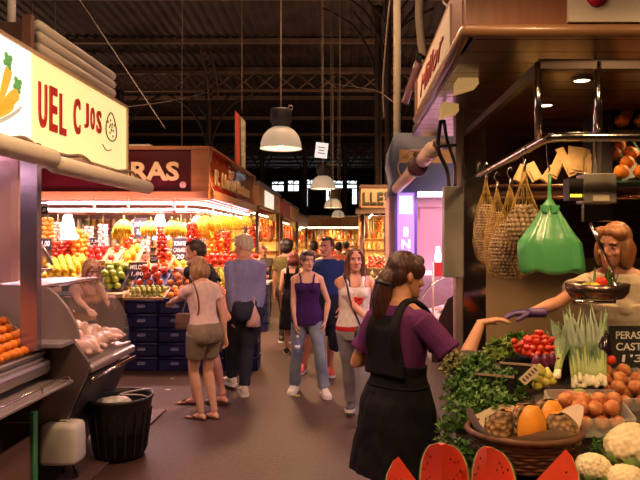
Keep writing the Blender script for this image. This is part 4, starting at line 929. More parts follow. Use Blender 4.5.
def stall(nm,x0,x1,y0,y1,zs0,zs1,face,bodyc,where,lamp=True,openx=True,wallc=(.75,.45,.14),lab='',seed=1,back=True,stuffn=26):
    """a stall box: fascia ring, lit interior wall, counter, goods. face=+1: aisle on +x side; -1: aisle on -x side"""
    random.seed(seed); t=thing('market_stall',lab,'stall',((x0+x1)/2,(y0+y1)/2,0)); fm=bodyc
    xa=x1 if face>0 else x0; sg=face; th=.06
    m=MB(); m.bx(x0,x1,y0,y0+th,zs0,zs1); m.build('front_fascia',fm,t)
    m=MB(); m.bx(xa-th*sg,xa,y0+th,y1,zs0,zs1); m.build('side_fascia',fm,t)
    m=MB(); m.bx(x0,x1,y0,y1,zs1,zs1+.05); m.bx(x0-.03,x1+.03,y0-.03,y0,zs1-.03,zs1+.06); m.bx(xa,xa+.03*sg,y0,y1,zs1-.03,zs1+.06); m.bx(xa,xa+.03*sg,y0,y1,zs0-.02,zs0+.03); m.bx(x0,x1,y0-.03,y0,zs0-.02,zs0+.03); m.build('cornice',WOODD,t)
    xb=x0+.05 if face>0 else x1-.05
    m=MB(); m.bx(xb-.03,xb+.03,y0,y1,0,zs0); m.build('back_wall',mat('lit_wall'+nm,wallc,.6,var=.25,scale=3),t)
    m=MB(); m.bx(x0,x1,y1-.06,y1,0,zs0); m.build('partition',mat('lit_wall'+nm,wallc,.6,var=.25,scale=3),t)
    for yy in (y0+.08,y1-.12): m=MB(); m.cyl((xa-.06*sg,yy,0),(xa-.06*sg,yy,zs0),.045,10); m.build('post',WOODD,t)
    m=MB(); m.bx(xa-.7*sg,xa-.1*sg,y0+.15,y1-.15,0,.92); m.bx(x0+.1,x1-.1,y0+.12,y0+.6,0,.92); m.build('counter',mat('counter'+nm,(.12,.06,.04),.5),t)
    m=MB(); m.cyl((xa-.35*sg,y0+.2,zs0-.08),(xa-.35*sg,y1-.2,zs0-.08),.022,8); m.build('light_tube',TUBEW,t)
    m=MB(); m.cyl((x0+.2,y0+.3,zs0-.08),(x1-.2,y0+.3,zs0-.08),.022,8); m.build('light_tube',TUBEW,t)
    m=MB(); m.cyl((xa-.15*sg,y0+.1,zs0-.17),(xa-.15*sg,y1-.1,zs0-.17),.012,8); m.cyl((x0+.1,y0+.15,zs0-.17),(x1-.1,y0+.15,zs0-.17),.012,8); m.build('hanging_rail',CHROME,t)
    n=int((y1-y0)/.2)
    for i in range(n):
        nmz,me,ct=HANGS[random.randrange(len(HANGS))]; y=y0+.25+i*.2
        if y<y1-.35 and i>0: hang(me,nmz,(xa-.15*sg,y,zs0-.2),nmz.replace('_',' ')+' hanging on the aisle rail of '+where,ct,nmz.replace('_',' ')+'s on the aisle rail of '+where,1.0)
    n=int((x1-x0-.5)/.22)
    for i in range(n):
        nmz,me,ct=HANGS[random.randrange(len(HANGS))]; hang(me,nmz,(x0+.3+i*.22,y0+.15,zs0-.2),nmz.replace('_',' ')+' hanging on the front rail of '+where,ct,nmz.replace('_',' ')+'s on the front rail of '+where,1.0)
    # a shelf of jars against the inner walls
    for z in (1.45,1.8,2.12):
        m=MB(); m.bx(x0+.1,x1-.1,y1-.28,y1-.06,z-.02,z); m.build('shelf',WOODL,t)
        for i in range(int((x1-x0-.4)/.16)):
            if random.random()<.85: hang(JM[random.randrange(6)],'preserve_jar',(x0+.2+i*.16,y1-.17,z),'small lidded jar on the inner shelves of '+where,'jar','preserve jars inside '+where,1.25)
    # tilted produce beds along the aisle side and the front
    L=.55; y=y0+.2
    while y+L<y1-.1:
        k,nn,ct=KIND[random.randrange(len(KIND))]; c=[V((xa-.14*sg,y,.96)),V((xa-.14*sg,y+L-.04,.96)),V((xa-.62*sg,y,1.22)),V((xa-.62*sg,y+L-.04,1.22))]
        g=nn.replace('_',' ')+'s, aisle side of '+where
        tray(c,'wooden tray of '+g,WOODL,wall=.03,group='trays, '+g); pile(k,c,.055,nn.replace('_',' ')+' lying on the aisle counter of '+where,ct,g,1,nn,stuffn,2.05); y+=L
    x=x0+.2
    while x+L<x1-.65 if face>0 else x+L<x1-.1:
        k,nn,ct=KIND[random.randrange(len(KIND))]; c=[V((x,y0+.14,.96)),V((x+L-.04,y0+.14,.96)),V((x,y0+.6,1.25)),V((x+L-.04,y0+.6,1.25))]
        g=nn.replace('_',' ')+'s, front side of '+where
        tray(c,'wooden tray of '+g,WOODL,wall=.03,group='trays, '+g); pile(k,c,.055,nn.replace('_',' ')+' lying on the front counter of '+where,ct,g,1,nn,stuffn,2.05); x+=L
    return t
W2=mat('pale_oak_panel',(.52,.32,.15),.5,var=.1,scale=4); RD=mat('dull_red_fascia',(.28,.03,.02),.4); TAN=mat('tan_sign_board',(.62,.36,.18),.5); BLU=mat('blue_grey_fascia',(.17,.22,.31),.45)
s3=stall('c',-5.2,-2.05,14.0,18.2,2.50,3.02,1,W2,'the oak stall behind the corner stall',lab='pale oak boxed stall behind the red corner stall',seed=3)
m=MB(); m.bx(-2.055,-2.035,14.9,16.6,2.56,2.94); m.build('lit_panel',lit('small_lit_panel',(.9,.85,.7),.5),s3)
s4=stall('d',-5.2,-2.05,19.0,24.6,2.45,2.95,1,RD,'the dark red stall further along',lab='dark red fascia stall further along the left row',seed=4)
m=MB(); m.bx(-2.055,-2.02,21.2,24.4,2.50,2.92); m.build('wood_sign',W2,s4)
s5=stall('e',-5.4,-2.15,25.6,31.5,2.35,2.85,1,TAN,'the last stall of the left row',lab='last small tan stall of the left row',seed=5)
s6=stall('f',-2.9,2.2,33.0,36.0,2.5,3.0,1,W2,'the stall closing the aisle end',lab='yellow lit stall closing the far end of the aisle',seed=6)
s7=stall('g',.30,3.6,17.0,21.5,Z(210,17)+.02,Z(187,17),-1,TAN,'the stall with the boxed letters',lab='far stall with a tan sign of dark letters over its lit fruit display',seed=7)
text('LLE\'',X(386,17)-X(363,17),.34,((X(363,17)+X(386,17))/2,16.95,Z(198,17)),(1,0,0),(0,0,1),mat('dark_green_letter',(.03,.06,.02),.5),s7,depth=.03,bold=.015)
m=MB(); m.rings([[V((.15,16.1,2.42)),V((1.6,16.1,2.42)),V((1.6,17.0,2.60)),V((.15,17.0,2.60))],[V((.15,16.1,2.46)),V((1.6,16.1,2.46)),V((1.6,17.0,2.64)),V((.15,17.0,2.64))]]); m.build('awning',mat('brown_awning',(.16,.10,.07),.7),s7)
# glass cheese case in front of stall g
tq=thing('glass_display_counter','small far glass case right of the orange shirted shopper','counter',(X(380,13.5),13.5,0))
m=MB(); m.bx(.42,.95,13.2,14.6,0,.88); m.build('base_cabinet',DARK,tq); m=MB(); m.bx(.42,.95,13.2,14.6,.88,1.5); m.build('glass_box',GLASS,tq); m=MB(); m.bx(.45,.92,13.3,14.5,.9,.92); m.build('deck',mat('case_cream',(.75,.62,.38),.5),tq)
for i in range(10): fruit('onion',(.52+(i%2)*.2,13.4+(i//2)*.24,.98),.06,'pale round cheese in the small far glass case','cheese','round cheeses in the far glass case',name='cheese',rot=(0,0,i))
# litter on the aisle floor
for (px,py,c_,l,ww) in ((297,377,(.75,.55,.1),'small yellow scrap of litter on the aisle floor',.06),(168,390,(.5,.42,.36),'pale paper scrap on the floor left of the woman in shorts',.05),(172,379,(.4,.3,.26),'tiny pale scrap near the blue crates',.03),(292,350,(.55,.42,.3),'tiny pale scrap behind the purple top woman',.04),(297,396,(.4,.26,.2),'brownish scrap in the middle of the aisle',.04)):
    Y=F*H/(py-240); m=MB(); x=X(px,Y); n=7; m.prism([(x+ww*math.cos(a)*random.uniform(.6,1),Y+ww*.8*math.sin(a)*random.uniform(.6,1),.002) for a in [2*PI*i/n for i in range(n)]],(0,0,.004)); tag(m.build('paper_scrap',mat('scrap%d'%px,c_,.7)),l,'litter')
# ---------------------------------------------------------------- STALL C (near right)
random.seed(21)
tr=thing('market_stall','near right wooden canopied stall with cream sign boards and chrome rails','stall',(1.9,3.0,0))
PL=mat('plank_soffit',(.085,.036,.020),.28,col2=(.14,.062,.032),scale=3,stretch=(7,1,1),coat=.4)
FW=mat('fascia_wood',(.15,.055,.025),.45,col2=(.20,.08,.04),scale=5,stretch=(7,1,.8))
BD=mat('bead_wood',(.22,.11,.045),.4,coat=.3)
CRM=mat('cream_board',(.50,.45,.36),.5)
Yc=2.15; Xc=.402; zf=2.475
m=MB(); m.bx(Xc,3.2,Yc,Yc+.05,zf,3.4); m.build('front_fascia',FW,tr)
m=MB(); m.bx(Xc,Xc+.04,Yc+.05,3.72,zf,2.72); m.bx(Xc-.004,Xc+.05,Yc+.052,2.43,zf,3.3); m.bx(Xc-.012,Xc+.03,3.60,3.74,zf,2.70); m.build('side_fascia',FW,tr)
m=MB(); m.tube([(Xc,3.74,zf),(Xc,Yc,zf),(Xc+.001,Yc-.001,zf),(3.2,Yc,zf)],.022,12); m.build('bead_moulding',BD,tr)
m=MB(); m.bx(X(567,Yc),3.2,Yc-.012,Yc,zf+.028,3.35); m.build('front_sign_board',CRM,tr)
m=MB(); m.lathe([(.038,0),(.038,.008),(.001,.008)],P(595,-3,Yc)+V((0,-.012,0)),24,rot=Matrix.Rotation(PI/2,3,'X')); m.build('red_disc',mat('sign_crimson',(.55,.02,.05),.5),tr)
m=MB(); m.bx(Xc-.012,Xc,2.43,3.58,zf+.03,2.675); m.build('side_sign_board',CRM,tr)
text('Millor',.85,.10,(Xc-.014,3.0,2.585),(0,-1,0),(0,0,1),mat('sign_brick',(.30,.04,.03),.5),tr,depth=.006,bold=0,shear=.45)
for i in range(15):
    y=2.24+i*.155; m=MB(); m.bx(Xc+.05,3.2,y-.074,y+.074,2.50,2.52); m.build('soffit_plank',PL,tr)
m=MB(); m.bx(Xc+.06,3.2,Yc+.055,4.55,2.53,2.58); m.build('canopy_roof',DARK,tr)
# square frame and chrome rail
m=MB(); m.bx(.69,3.1,2.26,2.30,2.375,2.41); m.bx(.69,.725,2.26,3.75,2.375,2.41); m.build('canopy_frame',mat('frame_dark',(.07,.045,.035),.4,.4),tr)
m=MB(); m.tube([(3.1,2.25,2.125),(.80,2.25,2.125),(.755,2.255,2.124),(.725,2.275,2.122),(.715,2.32,2.12),(.70,3.3,2.10),(.70,3.72,2.10)],.017,12); m.build('chrome_rail',CHROME,tr)
for px in (538,598): m=MB(); x=X(px,2.27); m.cyl((x,2.27,2.12),(x,2.27,2.40),.013,12); m.build('rail_post',CHROME,tr)
for x,y in ((1.073,2.87),(1.073,3.40),(1.9,2.9),(1.9,3.6)):
    m=MB(); m.lathe([(.034,0),(.034,.006),(.001,.006)],(x,y,2.488),20); l=m.build('downlight',lit('downlight_lens',(1,.78,.42),9),tr)
    c=MB(); c.rings([[V((x+q*math.cos(a),y+q*math.sin(a),z)) for a in [2*PI*k/20 for k in range(20)]] for q,z in ((.036,2.50),(.048,2.50),(.046,2.484),(.037,2.484))],cap=False,closed=True); c.build('bezel',CHROME,l)
# wedge spot boxes
for px,py,Y,s in ((466,97,2.9,.10),(449,122,3.25,.09),(506,50,2.5,.13)):
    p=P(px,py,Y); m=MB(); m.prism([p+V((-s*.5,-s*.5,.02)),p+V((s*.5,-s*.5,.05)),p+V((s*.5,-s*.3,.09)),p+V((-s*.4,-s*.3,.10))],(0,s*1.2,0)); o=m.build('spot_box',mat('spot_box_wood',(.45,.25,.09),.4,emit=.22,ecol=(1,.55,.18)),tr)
# mirrored steel column, lower dark cabinet
m=MB(); m.bx(X(464,3.65),X(486,3.65),3.65,3.78,0,2.50); m.build('mirror_column',MIRROR,tr)
m=MB(); m.bx(X(456,3.65),X(463,3.65),3.66,3.75,0,2.50); m.build('column_edge',mat('pinkish_steel',(.45,.33,.32),.35,.7),tr)
m=MB(); m.bx(X(443,3.6),X(462,3.6),3.55,3.64,Z(277,3.6),Z(187,3.6),bev=.004); m.build('grey_cabinet',mat('grey_enamel',(.21,.20,.17),.4,.2),tr)
m=MB(); m.tube([P(449,187,3.6),P(447,170,3.6),P(438,148,3.55),P(441,120,3.5)],.012,8,sub=4); m.tube([P(455,187,3.6),P(455,165,3.62),P(447,140,3.6),P(444,120,3.6)],.010,8,sub=4); m.tube([P(436,147,3.5),P(456,145,3.6)],.008,8); m.build('conduit',mat('conduit_black',(.03,.02,.02),.4),tr)
# back wall
m=MB(); m.bx(.80,3.2,4.45,4.5,1.62,2.5); m.build('upper_back_wall',WOODD,tr)
for z in (1.70,1.78,1.86,1.94): m=MB(); m.bx(.80,3.2,4.43,4.45,z,z+.006); m.build('panel_groove',BLACK,tr)
m=MB(); m.bx(.80,3.2,4.40,4.46,0,1.62); m.build('lower_back_wall',mat('beige_laminate',(.34,.235,.13),.35,.1,var=.12,scale=1.5),tr)
m=MB(); m.bx(3.15,3.2,2.3,4.5,0,2.5); m.build('right_wall',WOODD,tr)
for z,y in ((2.06,3.55),(1.995,3.57)): m=MB(); m.cyl((.80,y,z),(3.1,y,z),.011,10); m.build('shelf_bar',mat('copper_bar',(.65,.33,.18),.25,.9),tr)
m=MB(); m.bx(.80,3.1,3.58,4.40,2.00,2.03); m.build('upper_shelf',mat('shelf_dark',(.05,.02,.012),.35),tr)
# oranges on the upper shelf
for (px0,px1,yb,yt,Yn,Yf,w) in ((613,650,182,138,3.45,3.75,'lower'),(613,650,131,104,3.55,3.8,'upper')):
    c=surf(px0,px1,yb,yt,Yn,Yf); tray(c,'dark raised tray of big oranges, the %s one, high on the right stall'%w,mat('tray_darkgreen',(.02,.05,.03),.5),wall=.02)
    pile('orange',c,.042,'big bright orange in the %s raised tray at the right edge'%w,'orange','oranges in the %s raised tray'%w,1,mx=30,sp=1.95)
m=MB(); a=P(598,132,3.40); m.prism([P(604,96,3.6),P(611,96,3.6),P(613,190,3.45),P(600,190,3.45)],(0,.3,0)); tag(m.build('display_divider',DARK),'dark upright divider left of the raised orange trays','divider')
# dried slabs
DS=mat('dried_slab',(.50,.33,.14),.7,var=.2,scale=12)
for i,(px,py,a,w_,h_) in enumerate(((557,166,.5,.06,.17),(566,162,-.35,.05,.19),(577,160,.15,.11,.17),(588,164,-.2,.07,.18),(549,175,.7,.06,.12),(533,172,-.4,.07,.12),(521,174,.5,.06,.12))):
    p=P(px,py,3.65); R=Matrix.Rotation(a,3,'Y')@Matrix.Rotation(-.3,3,'X'); m=MB(); m.box((0,0,0),(w_,.012,h_),rot=R,bev=.004); m.box(R@V((0,-.008,-.02)),(w_*.6,.012,h_*.6),rot=R)
    o=m.build('dried_fish_slab',DS,w=False); o.location=p; tag(o,'flat yellowish dried slab leaning on the upper shelf of the right stall','dried food','dried slabs on the upper shelf')
# hanging scale
t=thing('hanging_scale','steel hanging scale with a boxy display and a round pan before the vendor','scale',P(601,240,2.5)); Y=2.5
m=MB(); m.bx(X(584,Y),X(617,Y),Y,Y+.09,Z(203,Y),Z(173,Y),bev=.004); m.build('display_box',mat('scale_steel',(.42,.38,.33),.35,.8),t)
m=MB(); m.bx(X(593,Y),X(609,Y),Y-.004,Y,Z(201,Y),Z(195,Y)); m.build('name_plate',mat('plate_pale',(.62,.58,.42),.5),t)
m=MB(); m.bx(X(570,Y),X(584,Y),Y+.01,Y+.08,Z(200,Y),Z(178,Y)); m.build('side_keypad',BLACK,t)
m=MB(); 
for i in range(3): m.bx(X(571+i*4.2,Y),X(574+i*4.2,Y),Y+.004,Y+.01,Z(197,Y),Z(194,Y))
m.build('display_digits',lit('digit_amber',(1,.6,.05),1.2),t)
m=MB(); m.bx(X(586,Y),X(616,Y),Y+.02,Y+.05,Z(221,Y),Z(204,Y)); m.build('lower_plate',MIRROR,t)
m=MB(); m.cyl(P(600,173,Y)+V((0,.05,0)),V((X(600,Y),Y+.05,2.50)),.008,8); m.cyl(P(594,222,Y)+V((0,.04,0)),P(612,272,2.55),.008,8); m.tube([P(612,272,2.55),P(615,285,2.52),P(615,302,2.50),P(572,302,2.50)],.007,8); m.build('hook_rod',CHROME,t)
c=P(597,289,2.58); m=MB(); m.rings([[c+V((q*math.cos(a),q*math.sin(a),z)) for a in [2*PI*k/30 for k in range(30)]] for q,z in ((.03,-.030),(.10,-.028),(.118,-.005),(.124,.024),(.128,.024),(.124,-.010),(.105,-.036),(.03,-.038))]); m.build('pan',mat('pan_steel',(.22,.15,.13),.25,.9),t)
# vegetables in the pan
YP=mat('yellow_veg',(.72,.52,.05),.4)
for i,(dx,dy,r) in enumerate(((-.055,0,.028),(-.02,-.03,.030),(.0,.03,.03))): fruit('lemon' if i else 'pear',c+V((dx,dy,-.003)),r,'yellow vegetable lying at the left in the scale pan','vegetable','yellow vegetables in the scale pan',name='yellow_squash')
fruit('tomato',c+V((.01,-.02,.03)),.026,'red tomato on top of the scale pan load','tomato',None)
LEAF=mat('leaf_green',(.07,.20,.03),.5,var=.4,scale=8); LEAFD=mat('parsley_green',(.045,.13,.02),.55,col2=(.11,.25,.04),scale=14); LEEKG=mat('leek_green',(.02,.075,.015),.45,col2=(.08,.17,.03),scale=5,stretch=(6,6,1)); BULB=mat('bulb_white',(.72,.68,.48),.4)
def blade(mb,p,d,L,w,bend,k=6):
    d=V(d).normalized(); s=d.cross(V((0,0,1)));
    if s.length<.1: s=V((1,0,0))
    s.normalize(); prev=None; q=V(p); v=d.copy()
    for i in range(k+1):
        f=i/k; ww=w*(1-f**2.2)*.5+.0008; a=mb.bm.verts.new(q-s*ww); b=mb.bm.verts.new(q+s*ww+V((0,0,ww*.3)))
        if prev: mb._f([prev[0],prev[1],b,a])
        prev=(a,b); v=(v+V(bend)/k).normalized(); q=q+v*L/k
t=thing('onion_greens','spiky green leaves lying in the right half of the scale pan','greens',c+V((.05,0,0))); m=MB()
for i in range(16): a=random.uniform(-.9,.9); blade(m,V((random.uniform(-.06,.03),random.uniform(-.03,.03),0)),(a,random.uniform(-.3,.3),.7),random.uniform(.06,.11),.014,(a*.4,0,-.3))
m.build('leaves',LEAF,t,w=False)
# ---------------------------------------------------------------- hanging net bags and green carrier bag
NET=mat('net_yellow',(.55,.36,.07),.6)
def netbag(px,pt,pm,pb,wpx,Y,kind,label,nc,shape=.5):
    k=Y/F; top=P(px,pt,Y); z1=(pb-pt)*k; zc=(pb-pm)*k; w=wpx*k/2; t=thing('net_bag',label,'net bag',top,group=None)
    prof=[(w*.25,-z1),(w*.75,-z1+zc*.12),(w,-z1+zc*.38),(w*.92,-z1+zc*.68),(w*.62,-z1+zc),(w*.25,-z1+zc+(z1-zc)*.5),(.006,-.01),(.004,0)]
    # strands
    m=MB(); n=9
    def pt_(f,a):
        i=min(len(prof)-2,int(f*(len(prof)-1))); g=f*(len(prof)-1)-i; r=prof[i][0]*(1-g)+prof[i+1][0]*g; z=prof[i][1]*(1-g)+prof[i+1][1]*g; return V((r*math.cos(a),r*.8*math.sin(a),z))
    for sgn in (1,-1):
        for j in range(n): m.tube([pt_(f/14,2*PI*j/n+sgn*f*.15)*1.02 for f in range(15)],.00075,4)
    m.build('net',NET,t,w=False)
    m=MB(); m.tube([(0,0,-.02),(.004,0,.01),(0,0,.03)],.006,6); m.tube([(0,0,.03),(-.012,0,.05),(0,.0,.075),(.010,0,.06)],.0025,6,sub=4); m.build('knot_hook',CHROME,t,w=False)
    m=MB(); r=nc[1]; 
    for zz in range(int(zc/(r*1.5))):
        z=-z1+r+zz*r*1.5; f=(z+z1)/zc; i=0; R_=w*.9*math.sin(min(PI*.93,.45+f*2.3))
        nn=max(1,int(2*PI*R_/(r*2.0)))
        for j in range(nn):
            a=2*PI*j/nn+zz*.5; m.ell(((R_-r*.6)*math.cos(a),(R_-r*.6)*.8*math.sin(a),z),(r,r,r*random.uniform(.8,1.15)),7,5)
    m.tube([(0,0,-z1+.01),(0,0,-z1+zc*.45),(0,0,-z1+zc*.9)],[w*.4,w*.72,w*.25],10)
    o=m.build('contents',nc[0],t,w=False); o['kind']='stuff'
    return t
SN=mat('snail_shell',(.50,.36,.20),.4,col2=(.10,.06,.035),scale=30); SN2=mat('small_nut',(.52,.33,.14),.5,col2=(.22,.12,.05),scale=60)
netbag(524,167,205,246,38,2.42,'s','net bag of dark striped snails, nearest to the green bag',(SN,.0115))
netbag(510,185,222,279,44,2.62,'s','net bag of small brown snails hanging lowest, left of the dark snails',(SN,.0095))
netbag(497,188,212,276,27,2.85,'s','net bag of small tan nuts, behind the low brown snail bag',(SN2,.0065))
netbag(486,178,205,262,26,3.1,'s','leftmost dark net bag against the mirrored column',(SN,.009))
Y=2.3; t=thing('green_carrier_bag','translucent green plastic carrier bag hanging from the chrome rail','bag',P(548,172,Y))
GB=mat('green_film',(.10,.44,.15),.3,alpha=.86,coat=.5,bump=.5,scale=7); k=Y/F
m=MB(); rs=[]; N=40
for py,hw,cx in ((270,.50,551),(272.5,.80,551.5),(272,.96,552),(268,1.02,552),(258,1.02,551),(248,1.0,550),(243,.98,550),(236,.82,550),(228,.64,550),(219,.46,550),(211,.31,549.5),(205,.20,549),(198,.06,549.5),(185,.045,549.5),(174,.05,550)):
    w=32.5*k*hw; d=w*.45+.004; z=-(py-172)*k; wob=.10 if hw>.2 else 0
    rs.append([V(((cx-548)*k+w*math.copysign(abs(math.cos(a))**.7,math.cos(a)),d*math.sin(a)*(1+wob*math.sin(7*a+1)+wob*.7*math.sin(13*a)),z+ (.006*math.sin(5*a) if hw>.5 else 0))) for a in [2*PI*i/N for i in range(N)]])
m.rings(rs); m.build('film',GB,t,w=False)
m=MB()
for sg in (-1,1): m.prism([V((sg*.002,-.03,-.125)),V((sg*.035,-.03,-.125)),V((sg*.030,-.028,-.148)),V((sg*.008,-.03,-.155))],(0,.012,0))
m.build('handle_ear',GB,t,w=False)
m=MB(); m.tube([(0,0,.0),(0.006,0,.012),(0,0,.03),(-.006,-.005,.09),(-.006,-.01,.126),(.004,-.02,.13)],.003,6,sub=4); m.build('wire_hook',CHROME,t,w=False)
# ---------------------------------------------------------------- produce stand
ts=thing('produce_stand','sloping market stand heaped with vegetables at the lower right','stand',(1.4,2.35,0))
m=MB(); m.prism([(.50,1.98,0),(.50,2.84,0),(.50,2.84,1.245),(.50,1.98,.935)],(2.2,0,0)); m.build('body',mat('stand_dark',(.04,.025,.02),.6),ts)
m=MB(); m.bx(.02,1.6,1.66,1.98,.90,.935); m.build('front_shelf',mat('shelf_board',(.16,.09,.05),.6),ts)
m=MB(); m.bx(.06,1.6,1.72,1.96,0,.90); m.build('front_body',mat('stand_dark',(.04,.025,.02),.6),ts)
def pz(y): return .935+(y-1.98)*.3605
# watermelon wedges
WF=mat('melon_flesh',(.62,.035,.02),.28,col2=(.78,.10,.045),scale=7,coat=.35); WR=mat('melon_rind',(.06,.16,.03),.4,var=.4,scale=6); WP=mat('melon_pith',(.62,.58,.28),.4); SEED=mat('melon_seed',(.03,.012,.008),.3)
def wedge(loc,rz,label,R=.155,ang=1.05,tilt=0.0,seed=0):
    """long quarter of a melon standing on its rind, pointed ends, cut edge up"""
    t=thing('watermelon_wedge',label,'watermelon',loc,rz); random.seed(seed)
    n=16
    def sec(f,r0,a0,a1,k=8):   # f in -1..1 along length
        s=math.sqrt(max(0,1-f*f)); return [(f*R*1.12, r0*s*math.sin(a), -r0*s*math.cos(a)) for a in [a0+(a1-a0)*i/k for i in range(k+1)]]
    # apex line at z=R*? ; rind below
    def solid(r0,r1,mt,name,par):
        m=MB(); rs=[]
        for i in range(n+1):
            f=-.985+1.97*i/n; s=math.sqrt(1-f*f)
            out=[V((f*R*1.15,r1*s*math.sin(a),R-r1*s*math.cos(a))) for a in [-ang/2+ang*j/8 for j in range(9)]]
            inn=[V((f*R*1.15,r0*s*math.sin(a),R-r0*s*math.cos(a))) for a in [ang/2-ang*j/8 for j in range(9)]] if r0>0 else [V((f*R*1.15,0,R))]
            rs.append(out+inn)
        m.rings(rs); o=m.build(name,mt,par,w=False,flat=(name=='flesh')); return o
    solid(0,R*.90,WF,'flesh',t); solid(R*.90,R*.955,WP,'pith',t); solid(R*.955,R,WR,'rind',t)
    m=MB()
    for sg in (1,-1):
        for i in range(16):
            f=random.uniform(-.75,.75); rr=random.uniform(.35,.78)*R*math.sqrt(1-f*f); a=sg*ang/2; m.ell((f*R*1.1,rr*math.sin(a)+sg*.0008,R-rr*math.cos(a)),(.0045,.002,.003),6,4)
    m.build('seeds',SEED,t,w=False)
    return t
def piece(px,py,Y,label,tiltx,tilty,rz,R,ang,seed):
    """wedge set on end: pointed end up"""
    t=wedge((0,0,0),0,label,R,ang,seed=seed); t.rotation_mode='XYZ'
    # stand with length axis vertical: rotate about Y by 90deg
    t.rotation_euler=Euler((tiltx,-PI/2+tilty,rz),'XYZ')
    M_=t.rotation_euler.to_matrix(); tip=M_@V((R*1.13,0,R*.98)); p=P(px,py,Y); t.location=p-tip; return t
piece(398,457,1.86,'leftmost red watermelon wedge, lowest in the corner by the apron',0,.75,2.64,.12,1.0,1)
piece(441,445,1.84,'tall watermelon wedge showing two cut faces, second from the left',0,0,PI/2-.25,.135,1.3,2)
piece(487,448,1.82,'watermelon wedge just in front of the wicker basket, third from the left',0,.1,PI/2-.45,.13,1.2,3)
piece(566,450,1.82,'rightmost large red watermelon wedge leaning before the cauliflowers',0,1.0,.45,.15,1.0,4)
# wicker basket with pumpkin slices
WK=mat('wicker',(.08,.03,.016),.6,col2=(.16,.065,.03),scale=30)
bc=V((X(525,2.12),2.13,.985)); tw=thing('wicker_basket','round brown wicker basket lined with paper, holding orange pumpkin slices','basket',bc)
m=MB(); 
for j in range(9):
    r=.150+.0045*j; z=.008+j*.0125; m.tube([((r+.003*math.sin(14*a+j*PI))*math.cos(a),(r+.003*math.sin(14*a+j*PI))*.82*math.sin(a),z) for a in [2*PI*k/56 for k in range(56)]],.0075,6,closed=True,cap=False)
m.build('weave',WK,tw,w=False)
m=MB(); m.tube([(.193*math.cos(a),.193*.82*math.sin(a),.116) for a in [2*PI*k/40 for k in range(40)]],.011,8,closed=True,cap=False); m.lathe([(.150,0),(.150,.008),(.01,.008)],seg=24,sc=(1,.82)); m.build('rim',WK,tw,w=False)
t=thing('paper_liner','crumpled cream paper lining the wicker basket','paper',bc+V((0,0,.02))); m=MB(); rs=[]
for f,r,z in ((0,.05,.002),(.4,.13,.01),(.7,.165,.06),(1,.196,.118)):
    rs.append([V((r*math.cos(a)*(1+.05*math.sin(5*a+f)),r*.80*math.sin(a)*(1+.04*math.sin(7*a)),z+(.022*math.sin(4*a+1)+.035*abs(math.cos(a))**2)*f)) for a in [2*PI*k/32 for k in range(32)]])
m.rings(rs,cap=False); m.build('sheet',mat('cream_paper',(.62,.52,.36),.7),t,w=False,recalc=False)
PK=mat('pumpkin_flesh',(.72,.26,.02),.4,col2=(.86,.38,.045),scale=8); PR=mat('pumpkin_rind',(.30,.17,.06),.75,col2=(.08,.045,.015),scale=45,bump=.9,kind='voronoi'); 
def pslice(px,pyt,Y,h,w,rz,side,label):
    p=P(px,pyt,Y)-V((0,0,h)); t=thing('pumpkin_slice',label,'pumpkin',p,rz); m=MB(); m2=MB(); rs=[];rr=[]
    for i in range(11):
        f=i/10; s=math.sin(PI*(.08+.84*f))**.6; z=h*f; 
        rs.append([V((-w*.5*s,-.012*s,z)),V((w*.5*s,-.012*s,z)),V((w*.42*s,.05*s,z)),V((0,.07*s,z)),V((-w*.42*s,.05*s,z))])
        rr.append([V((-w*.54*s,-.004,z)),V((w*.0*s,.03*s,z)),V((w*.54*s,-.004,z)),V((w*.50*s,.06*s,z)),V((w*.25*s,.088*s,z)),V((-w*.25*s,.088*s,z)),V((-w*.50*s,.06*s,z))])
    m.rings(rs); m.build('flesh',PK,t,w=False); m2.rings(rr); m2.build('rind',PR,t,w=False); return t
pslice(531,406,2.06,.155,.10,.15,0,'pumpkin slice facing forward with a pale hollow, centre of the basket')
pslice(508,410,2.13,.14,.09,2.0,0,'pumpkin slice showing its rough brown rind, left in the basket')
pslice(521,406,2.20,.14,.07,-.3,0,'pumpkin slice standing behind the centre slice in the basket')
pslice(556,413,2.10,.135,.11,3.6,0,'pumpkin slice with rough brown rind turned forward, right in the basket')
pslice(551,401,2.22,.15,.11,.35,0,'orange pumpkin slice standing highest at the back right of the basket')
# cauliflowers
CF=mat('cauliflower_curd',(.70,.60,.36),.8,var=.1,scale=10)
def cauli(c,r,label):
    t=thing('cauliflower',label,'cauliflower',c-V((0,0,r*.9))); m=MB(); m.ell((0,0,r*.9),(r*.78,r*.78,r*.66),14,10)
    for i in range(150):
        z=1-1.25*i/150; q=math.sqrt(max(0,1-z*z)); a=i*2.39996; s=r*random.uniform(.10,.16); m.ell((r*.82*q*math.cos(a),r*.82*q*math.sin(a),r*.9+r*.68*z),(s,s,s*.9),8,6)
    me=remesh(m,r*.045,1); meshobj(me,'curd',CF,t,.002,60,(1,1,1))
    m=MB()
    for i in range(9):
        a=i*.7; b=V((math.cos(a),math.sin(a),0)); s=V((-math.sin(a),math.cos(a),0)); prev=None
        for j in range(6):
            f=j/5; ww=r*.34*math.sin(PI*(.2+.7*f)); p=b*r*(.5+.62*math.sin(f*1.7))+V((0,0,r*(.15+.80*f))); q=[m.bm.verts.new(p+s*ww*g+b*(-.1*r if g else 0)) for g in (-1,0,1)]
            if prev: m._f([prev[0],prev[1],q[1],q[0]]); m._f([prev[1],prev[2],q[2],q[1]])
            prev=q
    m.build('leaves',mat('cauli_leaf',(.20,.32,.09),.5,var=.25,scale=9),t,w=False); return t
cauli(V((X(636,2.02),2.02,Z(449,2.02))),.105,'largest cream cauliflower at the lower right corner')
